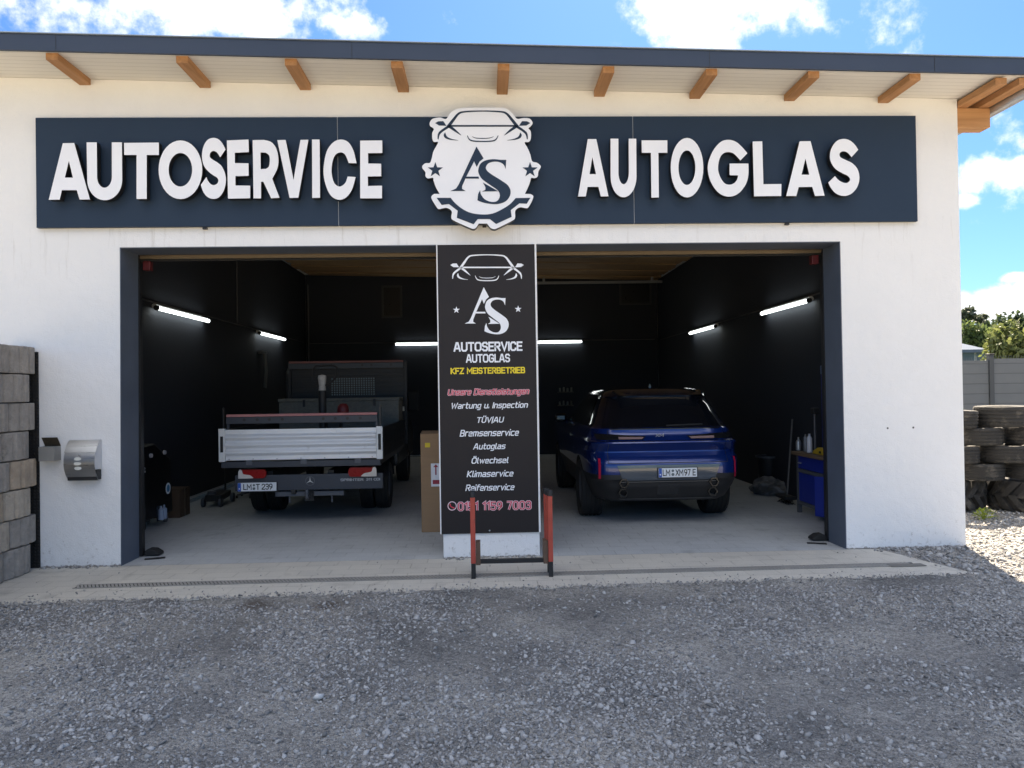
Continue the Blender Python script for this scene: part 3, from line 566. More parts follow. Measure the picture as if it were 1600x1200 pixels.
LET = [
 ('A', ZA, [[(92, 698), (218, 193), (320, 191), (460, 695), (368, 696), (342, 612), (210, 612), (190, 697)], [(272, 350), (308, 500), (236, 500)]]),
 ('U', ZA, [U(430, 521, 655, 746, 185, (590, 492), (66, 98), (592, 520), (156, 182))]),
 ('T', ZA, [[(765, 190), (1075, 187), (1076, 298), (967, 298), (967, 690), (876, 691), (876, 298), (766, 298)]]),
 ('O', ZA, [ell(1268, 430, 195, 262), ell(1268, 430, 105, 150)]),
 ('S', ZB, [runs(('c', [(128, 250), (100, 195), (65, 158), (20, 145), (-28, 160), (-62, 205), (-80, 270), (-80, 340), (-62, 400), (-25, 445), (20, 480), (52, 500), (64, 525), (55, 552), (25, 567), (0, 560), (-25, 535), (-43, 495)]),
               ('c', [(-93, 565), (-70, 630), (-30, 675), (20, 690), (70, 675), (110, 620), (131, 540), (125, 470), (95, 400), (55, 365), (15, 340), (-8, 322), (-13, 300), (-5, 275), (20, 262), (50, 275), (80, 318)]))]),
 ('E', ZB, [[(140, 168), (333, 160), (336, 272), (210, 278), (212, 370), (333, 372), (335, 484), (216, 487), (217, 570), (348, 572), (348, 684), (150, 688)]]),
 ('R', ZB, [[(370, 165)] + runs(('c', [(470, 163), (540, 185), (585, 250), (600, 340), (590, 420), (545, 510)])) + [(610, 680), (535, 684), (465, 537), (445, 537), (445, 685), (378, 685)],
            [(440, 275)] + runs(('c', [(485, 277), (515, 300), (523, 345), (515, 400), (488, 422)])) + [(442, 424)]]),
 ('V', ZB, [[(590, 165), (665, 163), (735, 520), (797, 163), (868, 162), (778, 680), (700, 682)]]),
 ('I', ZB, [[(900, 160), (968, 160), (972, 680), (902, 682)]]),
 ('C', ZB, [runs(('c', [(1298, 372), (1270, 260), (1225, 185), (1160, 160), (1090, 185), (1030, 270), (1003, 420), (1015, 540), (1060, 650), (1130, 697), (1200, 680), (1255, 610), (1290, 495)]), ('c', [(1218, 490), (1195, 550), (1145, 580), (1100, 550), (1078, 480), (1075, 420), (1085, 350), (1110, 295), (1155, 275), (1195, 295), (1228, 370)]))]),
 ('E', ZB, [[(1330, 170), (1527, 168), (1528, 280), (1400, 282), (1402, 374), (1517, 376), (1518, 488), (1398, 490), (1400, 575), (1525, 572), (1525, 685), (1330, 685)]]),
 ('A', ZC, [[(88, 780), (190, 182), (278, 182), (405, 778), (325, 780), (300, 680), (188, 680), (168, 780)], [(237, 370), (275, 547), (208, 547)]]),
 ('U', ZC, [U(426, 508, 615, 694, 178, (563, 530), (54, 122), (562, 570), (135, 218))]),
 ('T', ZC, [[(750, 195), (1018, 195), (1018, 325), (925, 325), (930, 790), (852, 792), (847, 325), (752, 325)]]),
 ('O', ZC, [ell(1223, 480, 170, 310), ell(1222, 480, 88, 180)]),
 ('G', ZD, [runs(('c', [(385, 330), (330, 265), (265, 210), (190, 190), (110, 210), (30, 300), (-20, 420), (-25, 520), (10, 640), (90, 745), (190, 782), (290, 750), (365, 660), (395, 560), (396, 437)]), ('l', [(200, 437), (200, 558)]), ('c', [(290, 560), (275, 610), (240, 645), (190, 657), (140, 635), (95, 560), (80, 480), (95, 390), (130, 335), (185, 317), (245, 335), (312, 405)]))]),
 ('L', ZD, [[(440, 207), (540, 205), (552, 652), (740, 650), (738, 775), (455, 778)]]),
 ('A', ZD, [[(790, 775), (930, 205), (1043, 203), (1190, 772), (1090, 775), (1060, 680), (920, 682), (895, 775)], [(990, 385), (1030, 553), (950, 553)]]),
 ('S', ZD, [runs(('c', [(1540, 293), (1500, 235), (1450, 195), (1390, 180), (1320, 200), (1265, 270), (1245, 350), (1255, 420), (1300, 490), (1370, 535), (1430, 565), (1455, 600), (1440, 630), (1405, 640), (1360, 625), (1325, 600), (1298, 568)]), ('c', [(1228, 635), (1255, 690), (1310, 750), (1390, 775), (1470, 750), (1530, 680), (1552, 590), (1535, 500), (1480, 435), (1410, 400), (1360, 375), (1345, 350), (1355, 320), (1390, 310), (1430, 325), (1470, 370)]))]),
]
for ch, zm, loops in LET:
    o = flat(loops, LD, zm, 'letter', [WHITE, LETTERSIDE], SG)
# emblem
EY = -.20
ZE = zoomap(640, 150, 5.218, EY)
sil = runs(('c', [(430, 97), (590, 95), (760, 97), (800, 110), (845, 150), (878, 186), (930, 179), (980, 185), (1003, 220), (985, 250), (970, 264), (988, 290), (988, 350), (970, 375), (938, 379), (965, 430), (985, 480), (1000, 532), (1040, 545), (1070, 575), (1050, 615), (1045, 655), (1020, 670), (992, 668), (982, 700), (965, 745), (940, 798)]),
           ('c', [(985, 799), (1008, 815), (1000, 850), (970, 905), (950, 915), (900, 908), (862, 935), (860, 990), (840, 1015), (720, 1075), (690, 1085), (660, 1075), (632, 1040)]), ('c', [(562, 1040), (545, 1070), (520, 1083), (480, 1070), (360, 1015), (340, 990), (343, 940), (300, 912), (240, 922), (220, 905), (180, 840), (180, 815), (200, 798)]),
           ('c', [(245, 798), (215, 745), (195, 690), (190, 667), (150, 672), (130, 655), (128, 620), (105, 590), (105, 568), (130, 548), (165, 545), (180, 510), (195, 450), (232, 379), (200, 375), (185, 350), (185, 300), (197, 268), (168, 245), (165, 215), (190, 185), (250, 175), (297, 187), (330, 140), (380, 105)]))
emb = flat([sil], .09, ZE, 'emblem', [WHITE, LETTERSIDE], SG)
def mir(p, c=596): return [(2*c-x, y) for x, y in p]
def vstroke(path, ws, sub=4):
    pp = catmull([(x, y) for x, y in path], sub); n = len(path); w = []
    for i in range(n-1): w += [ws[i]+(ws[i+1]-ws[i])*k/sub for k in range(sub)]
    w.append(ws[-1]); a, b = strip(pp, w); return a + b[::-1]
def star(cx, cy, r): return [(cx+(r if k % 2 == 0 else r*.4)*math.sin(math.pi*k/5), cy-(r if k % 2 == 0 else r*.4)*math.cos(math.pi*k/5)) for k in range(10)]
CARART = [vstroke([(312, 252), (360, 190), (400, 143), (450, 128), (596, 122), (742, 128), (790, 143), (832, 190), (880, 252)], [26, 22, 16, 12, 9, 12, 16, 22, 26]),
          vstroke([(320, 243), (596, 243), (872, 243)], [14, 13, 14])]
half = [vstroke([(232, 352), (245, 300), (318, 248)], [7, 18, 20]), vstroke([(322, 246), (370, 280), (420, 320)], [24, 18, 2]), [(208, 220), (235, 206), (275, 205), (300, 242), (240, 240)],
        runs(('c', [(290, 296), (305, 330), (345, 350), (398, 361), (330, 356), (290, 342), (278, 318), (290, 297)]))]
CARART += half + [mir(h) for h in half]
CARART += [vstroke([(470, 322), (500, 362), (596, 370), (692, 362), (722, 322)], [5, 10, 9, 10, 5]), vstroke([(510, 330), (540, 342), (596, 345), (652, 342), (685, 330)], [2, 5, 6, 5, 2])]
ASART = [[(545, 412), (603, 508), (570, 535), (547, 578), (526, 532), (462, 657), (562, 657), (566, 673), (455, 673), (428, 735), (428, 757), (457, 774), (333, 774), (378, 755), (400, 722)],
         [(598, 705), (655, 738), (722, 776), (592, 778), (618, 764), (618, 742)],
         runs(('c', [(783, 595), (768, 560), (735, 539), (690, 535), (645, 547), (622, 577), (630, 607), (670, 640), (750, 690), (800, 727), (823, 772), (815, 820), (780, 860), (720, 880), (650, 878), (590, 865), (553, 850)]), ('c', [(558, 800), (575, 768)]), ('c', [(580, 800), (610, 840), (660, 862), (705, 860), (730, 835), (735, 800), (715, 765), (650, 720), (590, 675), (562, 625), (562, 590), (580, 550), (620, 525), (680, 515), (740, 520), (788, 520)]))]
GEAR = runs(('l', [(220, 830)]), ('c', [(335, 830), (370, 872), (430, 920), (500, 953), (595, 966), (680, 957), (760, 920), (820, 880), (865, 832)]), ('l', [(985, 830), (955, 878), (895, 875), (825, 930), (832, 985), (705, 1043), (655, 1003), (555, 1003), (522, 1045), (385, 993), (392, 935), (320, 880), (262, 888)]))
ZE2 = zoomap(640, 150, 5.218, EY-.004)
for lp in CARART: flat([lp], .004, ZE2, 'car_outline', SIGNB, emb)
for lp in ASART: flat([lp], .004, ZE2, 'monogram', SIGNB, emb)
flat([GEAR], .004, ZE2, 'gear_ring', SIGNB, emb)
for cx in (210, 982): flat([star(cx, 602, 64)], .004, ZE2, 'star', SIGNB, emb)

# ================================================================== PILLAR SIGN
QY = -.018
PS = thing('pillar_sign', (.05, 0, .27), 'tall charcoal board on the middle pillar listing workshop services in white italic lettering', 'sign')
p0, p1 = at(685, 833, QY), at(836, 380, QY)
pl, pr, pt = at(686.5, 600, QY)[0], at(838.5, 600, QY)[0], 3.232
pb = at(765, 833, QY)[2]
MB().box(pl, pr, QY, -.002, pb, pt).build('board', SIGNBLK, PS)
EDGE = mk('white_edge_profile', (.78, .78, .78), .5)
MB().box(pl-.012, pl-.0005, QY-.004, -.002, pb, pt).build('edge_profile', EDGE, PS); MB().box(pr+.0005, pr+.018, QY-.004, -.002, pb, pt).build('edge_profile', EDGE, PS)
MB().box(pl, pr, QY-.004, -.002, pt+.0005, pt+.006).build('edge_profile', EDGE, PS)
Q2 = QY-.002
def aff(loops, src, dst, Y):
    (a0, a1, b0, b1), (c0, c1, d0, d1) = src, dst
    f = lambda u, v: at(680+(c0+(u-a0)*(c1-c0)/(a1-a0))/4.444, 370+(d0+(v-b0)*(d1-d0)/(b1-b0))/4.444, Y)
    return f
fcar = aff(None, (208, 984, 118, 375), (105, 615, 122, 308), Q2)
for lp in CARART: flat([lp], .0015, fcar, 'car_outline', WHITEP, PS)
fas = aff(None, (333, 823, 412, 880), (205, 510, 350, 676), Q2)
for lp in ASART: flat([lp], .0015, fas, 'monogram', WHITEP, PS)
fst = lambda u, v: at(680+u/4.444, 370+v/4.444, Q2)
for c in ((147, 508), (576, 502)): flat([star(c[0], c[1], 25)], .0015, fst, 'star', WHITEP, PS)
def pxbox(x0, x1, ytop, ybase):
    a, b = at(x0, (ytop+ybase)/2, QY), at(x1, (ytop+ybase)/2, QY); c = at((x0+x1)/2, ybase, QY); d = at((x0+x1)/2, ytop, QY)
    return (a[0], b[0], c[2], d[2])
for t, bx, wt, mt, slt in (('AUTOSERVICE', (708.6, 816.4, 534, 549), .23, WHITEP, 0), ('AUTOGLAS', (728, 796.8, 553, 566.5), .22, WHITEP, 0), ('KFZ MEISTERBETRIEB', (704, 820.5, 574, 584), .23, YELLOW, 0),
        ('Wartung u. Inspection', (704, 826, 628.5, 638), .175, WHITEP, .22), ('TÜV|AU', (744, 788, 651.5, 660.5), .175, WHITEP, .22), ('Bremsenservice', (718, 812, 671, 681.5), .175, WHITEP, .22), ('Autoglas', (739, 791, 692.5, 702), .175, WHITEP, .22),
        ('Ölwechsel', (736, 796, 714.5, 724), .175, WHITEP, .22), ('Klimaservice', (729, 803.5, 735, 745), .175, WHITEP, .22), ('Reifenservice', (727, 805, 756.5, 766.5), .175, WHITEP, .22)):
    write(t, pxbox(*bx), wt, mt, PS, plane_y(QY), 'lettering', slt)
for ex, mt, lf in ((.12, PINK, 0), (-.03, RED, .0018)):
    write('Unsere Dienstleistungen', pxbox(699, 828, 607, 617), .20, mt, PS, plane_y(QY), 'lettering', .22, extra=ex, lift=lf)
    write('0151 1159 7003', pxbox(715.5, 830, 783.5, 797), .17, mt, PS, plane_y(QY), 'lettering', 0, extra=ex, lift=lf)
pc = at(706.5, 790.5, QY); rr = .047
flat([ell(pc[0], pc[2], rr, rr), ell(pc[0], pc[2], rr*.82, rr*.82)], .0015, lambda u, v: (u, QY-.002, v), 'phone_ring', PINK, PS)
flat([vstroke([(pc[0]-.022, pc[2]+.022), (pc[0]-.012, pc[2]-.006), (pc[0]+.022, pc[2]-.022)], [.016, .009, .016])], .0015, lambda u, v: (u, QY-.002, v), 'phone_icon', RED, PS)
MB().lathe([(.0, -.026), (.008, -.024), (.009, -.018)], (at(765, 829, QY)[0], 0, at(765, 829, QY)[2]), 'Y', 10).build('screw', STEEL, PS)
# crumbled plinth line under the pillar and the piers: dirt and small stones are part of the gravel

# ================================================================== DRAIN
dr = thing('drain_channel', (0, -.78, 0), 'long slotted metal drain channel set in the paving in front of both bays', 'drain')
m = MB(); n_s = 1
ang = math.atan2(DR1[1]-DR0[1], DR1[0]-DR0[0]); cx, cy = (DR0[0]+DR1[0])/2, (DR0[1]+DR1[1])/2; hl = math.hypot(DR1[0]-DR0[0], DR1[1]-DR0[1])/2
MB().obox((cx, cy, .0015), (hl, .058, .0018), ang).build('channel', mk('drain_shadow', (.03, .028, .025), .9), dr)  # flat dark sheet paints the shade inside the slots
for k in range(int(2*hl/.034)):
    s = -hl + (k+.5)*.034; m.obox((cx+s*math.cos(ang), cy+s*math.sin(ang), .005), (.0105, .056, .0022), ang+.5)
for sgn in (-1, 1): m.obox((cx-sgn*.062*math.sin(ang), cy+sgn*.062*math.cos(ang), .0052), (hl, .006, .0025), ang)
m.build('grating', mk('dusty_galvanised_grate', (.34, .325, .295), .65, .2, .2, 4), dr)
q = gz(1408, 884); MB().obox((q[0]+.05, q[1], .006), (.17, .05, .0025), ang).build('end_cover', mk('dark_grate_cover', (.19, .18, .16), .7, .3, .2), dr)

# ================================================================== MAILBOX & ASHTRAY
def wallp(px, py, Y=0.0): return at(px, py, Y)
x0, x1 = wallp(112, 720)[0], wallp(159.5, 720)[0]; zt, zb = wallp(150, 687)[2], wallp(150, 750)[2]
mbx = thing('letter_box', ((x0+x1)/2, 0, zb), 'curved brushed steel letter box with three oval windows on the white wall', 'letter box')
H = zt-zb
def curve(t): return -.15*math.sin(math.pi*min(1, .10+t*.86))**.8 - .004   # depth at height t
ts = [k/24 for k in range(25)]
tl = .70
prof = [(curve(t), zb+t*H) for t in ts if t <= tl+.01]
m = MB(); n = len(prof)
m.add([(x, y, z) for x in (x0, x1) for y, z in prof], [(i, i+1, n+i+1, n+i) for i in range(n-1)])
m.build('body', STEEL, mbx, smooth=True)
profl = [(curve(t)-.006, zb+t*H) for t in ts if t >= tl] + [(-.002, zt+.002)]
m = MB(); n = len(profl); m.add([(x, y, z) for x in (x0-.004, x1+.002) for y, z in profl], [(i, i+1, n+i+1, n+i) for i in range(n-1)])
lid = m.build('lid', STEEL, mbx, smooth=True)
for xx, nm in ((x0+.004, 'side_panel'), (x1-.004, 'side_panel')):
    full = [(curve(t)+.004, zb+t*H) for t in ts if t > .28]
    poly = full + [(-.002, zt), (-.002, zb+.28*H)]
    MB().prism(poly, .003, lambda u, v, w, xx=xx: (xx+w, u, v)).build(nm, mk('pale_steel_side', (.62, .62, .63), .45, .6, .05), mbx)
MB().box(x0+.01, x1-.008, -.10, -.003, zb+.01, zb+.26*H).build('newspaper_tray', BLACKP, mbx)
for k in range(3):
    t = .56-k*.115; y = curve(t)-.003; z = zb+t*H
    m = MB(); m.add([((x0+x1)/2-.012+.037*math.cos(a), y-.002+.5*(0), z+.017*math.sin(a)) for a in [2*math.pi*q/20 for q in range(20)]], [tuple(range(20))]); m.build('window', mk('pale_window', (.72, .72, .66), .3), mbx)
MB().lathe([(0, -.012), (.010, -.010), (.012, 0)], ((x0+x1)/2, curve(.65)-.003, zb+.655*H), 'Y', 12).build('lock', GALV, mbx)
x0, x1 = wallp(71, 705)[0], wallp(95.5, 705)[0]; zt, zb = wallp(80, 697)[2], wallp(80, 719)[2]
ash = thing('ashtray_box', ((x0+x1)/2, 0, zb), 'small square steel box with its lid standing open, left of the letter box', 'ashtray')
m = MB(); T = .003; dep = .12
m.box(x0, x1, -dep, -dep+T, zb, zt); m.box(x0, x1, -.006, -.003, zb, zt); m.box(x0, x0+T, -dep+T, -.006, zb, zt); m.box(x1-T, x1, -dep+T, -.006, zb, zt); m.box(x0+T, x1-T, -dep+T, -.006, zb, zb+T)
m.build('box', mk('dull_box_steel', (.38, .38, .37), .5, .7, .15), ash)
m = MB(); m.obox(((x0+x1)/2, -.035, zt+.045), ((x1-x0)/2, .0018, .055), Matrix.Rotation(rad(35), 3, 'X')); m.build('lid', mk('sooty_steel', (.10, .085, .065), .5, .5, .5, 14), ash)

# ================================================================== BLOCK WALL (left edge)
bw = thing('block_wall', (-4.9, -1.2, 0), 'retaining wall of stacked round-faced concrete blocks at the left edge, running out from the house wall', 'wall')
BM = [mk('grey_concrete_block', (.31, .28, .245), .95, 0, .3, 11, 1.0, 45, dirt=((.14, .13, .115), 7, .56, .6)), mk('brown_concrete_block', (.38, .305, .225), .95, 0, .3, 11, 1.0, 45, dirt=((.17, .145, .115), 7, .56, .6)), mk('pale_concrete_block', (.42, .36, .285), .95, 0, .3, 11, 1.0, 45, dirt=((.19, .17, .14), 7, .56, .6))]
FX = at(61, 700, -.05)[0]
rows = 8; hh = at(40, 541, -.15)[2]/rows
for r in range(rows):
    yend = -.03 if r % 2 == 1 else -.135
    for k in range(7):
        ya = yend - k*.43; yb = ya-.423; off = random.uniform(-.012, .012); m = MB()
        # plan outline: three shallow lobes on the visible face
        pts = []
        for q in range(25):
            t = q/24; lob = .05*math.sin(math.pi*t)**.5 - (.022 if abs(t-.36) < .035 or abs(t-.68) < .035 else 0); pts.append((ya+(yb-ya)*t, FX-.05+off+lob))
        pts += [(yb, FX-.34), (ya, FX-.34)]
        z0 = .0+r*hh+.005; z1 = (r+1)*hh-.006
        m.prism(pts, z1-z0, lambda u, v, w: (v, u, z0+w))
        mt = BM[0] if r >= 5 else BM[(r*5+k*3+random.randint(0, 1)) % 3]
        m.build('block', mt, bw, bevel=.014)
m = MB(); m.box(-5.0, FX-.022, -.012, -.004, .0, hh*8-.05)
for r in range(64):
    for k in range(4):
        m.lathe([(.0, -.024), (.010, -.022), (.013, -.012)], (FX-.036-k*.035, 0, .03+r*.034), 'Y', 6)
m.build('dimpled_membrane', RUBBER, bw)

# ================================================================== RED RACK
rk = thing('red_stand', (.24, -.88, 0), 'low red steel stand with black caps and cross bar before the middle pillar', 'rack')
REDM = mk('worn_red_paint', (.40, .062, .038), .5, 0, .2, 9, .1, 60, dirt=((.16, .07, .05), 14, .60, .7))
RUST = mk('rusty_brown_metal', (.13, .085, .06), .7, .3, .3, 14)
qa, qb = gz(740, 904), gz(861, 901)
lx, ly, rx_, ry = qa[0], qa[1], qb[0], qb[1]
for gx, gy, cnt, sgn in ((lx, ly, 2, 1), (rx_, ry, 3, -1)):
    for k in range(cnt):
        y = gy + k*.075; x = gx + (.0 if cnt == 2 else -.012*k)
        top = (x + (-.012 if sgn > 0 else .0), y, .775 - .0*k)
        MB().box(x-.022, x+.022, y-.02, y+.02, .14, .745).build('post', REDM, rk, bevel=.004)
        MB().lathe([(0, .80), (.022, .797), (.027, .78), (.027, .745)], (x, y, 0), 'Z', 14).build('cap', BLACKP, rk, smooth=True)
    MB().box(gx-.02, gx+.02, gy-.018, gy+.018, .0, .139).build('foot', BLACKM, rk, bevel=.003)
    MB().box(gx-.021+sgn*.045, gx+.021+sgn*.045, gy+.0, gy+.13, .12, .33).build('gusset', RUST, rk)
    MB().box(gx-.02, gx+.02, gy+.135, gy+.17, .0, .14).build('foot', BLACKM, rk, bevel=.003)
MB().box(lx+.022, rx_-.022, (ly+ry)/2+.03, (ly+ry)/2+.07, .125, .165).build('cross_bar', BLACKM, rk, bevel=.004)

# ================================================================== FLATBED TRUCK
TY = 2.15
def tp(px, py, Y=TY): return at(px, py, Y)
tr = thing('flatbed_truck', (-2.46, 3.6, 0), 'dark grey flatbed tipper truck with a ribbed silver tailgate parked in the left bay', 'truck')
ALU = mk('worn_aluminium', (.80, .81, .82), .42, .25, .12, 5, .06, 20, stretch=(.4, 1, 3), dirt=((.30, .28, .25), 3.5, .60, .5))
TSHADE = mk('shaded_truck_paint', (.016, .017, .020), .5, .1, .25, 4)  # truck grey darkened: shade deep in the bay put into the colour
TGREY = mk('truck_grey_paint', (.040, .046, .060), .45, .1, .15, 3)
TX0, TX1 = tp(342, 700)[0], tp(598, 700)[0]; TZ1, TZ0 = tp(470, 669)[2], tp(470, 719)[2]
m = MB(); pr = []; hz = TZ1-TZ0; nn = 46
for k in range(nn+1):
    t = k/nn; z = TZ0+.012+(hz-.02)*t
    d = 0.0
    if .12 < t < .88: d = .012*(1+math.sin((t-.12)/.76*math.pi*6-math.pi/2))
    pr.append((TY-d, z))
xa, xb = TX0+.085, TX1-.085
m.add([(x, y, z) for x in (xa, xb) for y, z in pr], [(i, i+1, nn+1+i+1, nn+1+i) for i in range(nn)])
m.box(xa, xb, TY+.004, TY+.03, TZ0+.012, TZ1-.008)
tg = m.build('tailgate', ALU, tr)
for xx in (TX0, TX1-.08):
    po = MB().box(xx, xx+.08, TY-.014, TY+.05, TZ0-.004, TZ1+.008).build('gate_pillar', mk('white_gate_paint', (.76, .77, .77), .45, .2, .1), tr, bevel=.004)
    MB().box(xx+.024, xx+.06, TY-.024, TY-.0145, TZ0+.12, TZ1-.09).build('latch', BLACKP, po, bevel=.003)
m = MB()
for k in range(7): m.lathe([(0, -.026), (.007, -.024), (.008, -.014)], (xa+.05+k*(xb-xa-.1)/6, TY, TZ0+.028), 'Y', 8)
m.build('rivet', GALV, tg)
MB().box(TX0+.03, TX1-.03, TY-.012, TY+.12, TZ0-.085, TZ0-.008).build('rear_sill', TGREY, tr, bevel=.004)
for k in range(3): MB().box(TX0+.35+k*.70, TX0+.43+k*.70, TY-.022, TY-.0125, TZ0-.05, TZ0+.012).build('hinge', GREYM, tr, bevel=.003)
# body: sides, floor, headboard
HBY = 5.10
for xx in (TX0+.005, TX1-.035):
    m = MB(); m.box(xx, xx+.03, TY+.052, HBY, TZ0+.01, TZ1-.01)
    for k in range(1, 5): m.box(xx-.006 if xx < -2 else xx+.03, xx if xx < -2 else xx+.036, TY+.06, HBY-.02, TZ0+.02+k*.075, TZ0+.05+k*.075)
    m.build('side_board', TSHADE, tr)
MB().box(TX0+.036, TX1-.036, TY+.055, HBY, TZ0-.08, TZ0-.012).build('load_bed', mk('worn_bed', (.09, .085, .08), .7, .2, .3), tr)
hz1 = at(545, 564, HBY)[2]; hx0, hx1 = at(453, 580, HBY)[0], at(634, 580, HBY)[0]
m = MB(); zz = TZ0-.0
gx0, gx1, gz0, gz1 = at(517, 604, HBY)[0], at(586, 604, HBY)[0], at(550, 618, HBY)[2], at(550, 590, HBY)[2]
for (a, b, c, d) in ((hx0, gx0, TZ0, hz1-.12), (gx1, hx1, TZ0, hz1-.12), (gx0, gx1, TZ0, gz0), (gx0, gx1, gz1, hz1-.12)): m.box(a, b, HBY, HBY+.03, c, d)
hb = m.build('headboard', TSHADE, tr)
z = TZ0+.3
while z < hz1-.18:
    if z+.055 < gz0 or z > gz1: MB().box(hx0+.03, hx1-.03, HBY-.014, HBY-.001, z, z+.055).build('rib', TSHADE, hb, bevel=.004)
    else:
        for a, b in ((hx0+.03, gx0-.01), (gx1+.01, hx1-.03)): MB().box(a, b, HBY-.014, HBY-.001, z, z+.055).build('rib', TSHADE, hb, bevel=.004)
    z += .085
MB().box(gx0, gx1, HBY+.02, HBY+.028, gz0, gz1).build('pane', mk('cab_light_tone', (.13, .19, .22), .25, 0, .2, 3), hb)  # blue tone stands in for light showing through the cab
m = MB()
for k in range(19): x = gx0+(gx1-gx0)*k/18; m.box(x-.009, x+.009, HBY+.004, HBY+.012, gz0, gz1)
for k in range(9): z = gz0+(gz1-gz0)*k/8; m.box(gx0, gx1, HBY-.006, HBY+.0035, z-.007, z+.007)
m.build('guard_mesh', BLACKM, hb)
RSTRIP = mk('faded_red_rubber', (.50, .22, .21), .7, 0, .15, 4)
def loadbar(x0, x1, y, zt, h, holes):
    b = MB().box(x0, x1, y-.02, y+.03, zt-h, zt-.035).build('load_bar', TGREY, tr, bevel=.004)
    MB().box(x0+.005, x1-.005, y-.03, y+.035, zt-.033, zt).build('rubber_strip', RSTRIP, b, bevel=.006)
    m = MB()
    for t in holes: m.disc((x0+(x1-x0)*t, y-.0215, zt-.035-(h-.035)*.42), .020, 14)
    m.build('hole', BLACKM, b)
RSTRIP2 = RSTRIP
RSTRIP = mk('dark_red_rubber', (.26, .11, .10), .7, 0, .2, 4)
loadbar(hx0, hx1-.03, HBY-.06, hz1, .13, (.30, .37, .64, .72, .89))
MB().box(hx1-.025, hx1+.02, HBY-.05, HBY+.03, TZ0, hz1-.02).build('headboard_post', TSHADE, tr); MB().box(hx0-.02, hx0+.025, HBY-.05, HBY+.03, TZ0, hz1-.02).build('headboard_post', TSHADE, tr)
MB().box(at(627, 638, HBY)[0], at(632.5, 638, HBY)[0], HBY-.08, HBY-.052, at(629, 642, HBY)[2], at(629, 635, HBY)[2]).build('marker_plate', mk('pale_reflector', (.6, .58, .5), .4), tr)
RSTRIP = RSTRIP2
bz = at(470, 646, TY+.06)[2]; bx0, bx1 = at(353, 655, TY+.06)[0], at(590, 655, TY+.06)[0]
loadbar(bx0, bx1, TY+.08, bz, .125, (.12, .205, .285, .37, .64, .72, .80, .885))
for xx in (bx0-.03, bx1+.035): MB().box(xx-.010, xx+.010, TY+.055, TY+.09, TZ1-.02, bz+.09).build('stake', BLACKM, tr)
for xx in (bx0+.01, bx1-.03): MB().box(xx, xx+.03, TY+.07, TY+.10, TZ1-.03, bz-.12).build('stake', TGREY, tr)
# rear underrun panel, lights, plate, hitch
UY = TY+.10
ux0, ux1 = at(367, 750, UY)[0], at(598.5, 750, UY)[0]; uz1, uz0 = at(480, 741, UY)[2], at(480, 765.5, UY)[2]
un = MB().box(ux0, ux1, UY, UY+.04, uz0, uz1).build('rear_panel', TGREY, tr, bevel=.006)
mc = at(484.5, 751.5, UY); mr_ = .062
flat([ell(mc[0], mc[2], mr_, mr_), ell(mc[0], mc[2], mr_*.86, mr_*.86)], .003, lambda u, v: (u, UY-.005, v), 'emblem', GREYM, un)
flat([[(mc[0]+mr_*.9*math.sin(rad(k*60))*(1 if k % 2 == 0 else .16), mc[2]+mr_*.9*math.cos(rad(k*60))*(1 if k % 2 == 0 else .16)) for k in range(6)]], .003, lambda u, v: (u, UY-.005, v), 'emblem', STEEL, un)
SILV = mk('silver_print', (.42, .43, .46), .4, .4, .05)
def ybox(x0, x1, yt, yb_, Y):
    a, b = at(x0, (yt+yb_)/2, Y), at(x1, (yt+yb_)/2, Y); return (a[0], b[0], at((x0+x1)/2, yb_, Y)[2], at((x0+x1)/2, yt, Y)[2])
write('SPRINTER', ybox(532, 568, 747.5, 751.5, UY), .2, SILV, un, plane_y(UY)); write('311 CDI', ybox(572, 594, 746.8, 750.8, UY), .2, SILV, un, plane_y(UY))
LRED = mk('red_lens', (.26, .002, .004), .3, 0, .3, 30, spec=.2); LWHT = mk('clear_lens', (.62, .58, .54), .2, 0, .15, 20, coat=.5)
for (a, b, sgn) in ((374, 417, -1), (545, 589, 1)):
    lx0, lx1, lz0, lz1 = ybox(a, b, 729.5 if sgn > 0 else 733, 744 if sgn > 0 else 747, UY-.01)
    # red cluster with rounded inner end; white reversing lens at the outer end
    lo = (lx0, lx1) if sgn < 0 else (lx1, lx0); wdt = abs(lx1-lx0)
    fu = lambda u, v: (lo[0]+(lo[1]-lo[0])*u, UY-.055, lz0+(lz1-lz0)*v)
    tl_ = flat([[(.02, 0)] + [(.9+.1*math.sin(rad(q)), .5-.5*math.cos(rad(q))) for q in range(0, 181, 20)] + [(.12, 1), (.02, .6)]], .05, fu, 'tail_light', LRED, tr)
    fu2 = lambda u, v: (lo[0]+(lo[1]-lo[0])*u, UY-.060, lz0+(lz1-lz0)*v)
    flat([runs(('c', [(.0, .0), (.5, .02), (.52, .14), (.42, .36), (.26, .44), (.17, .55), (.13, .9), (.06, 1.02), (.01, .8), (.0, .4), (.0, .0)]))], .02, fu2, 'reversing_lens', LWHT, tl_)
PLW = mk('plate_white', (.74, .76, .78), .35, 0, .03); PLB = mk('plate_blue', (.02, .09, .42), .4); PLK = mk('plate_black', (.012, .012, .014), .5)
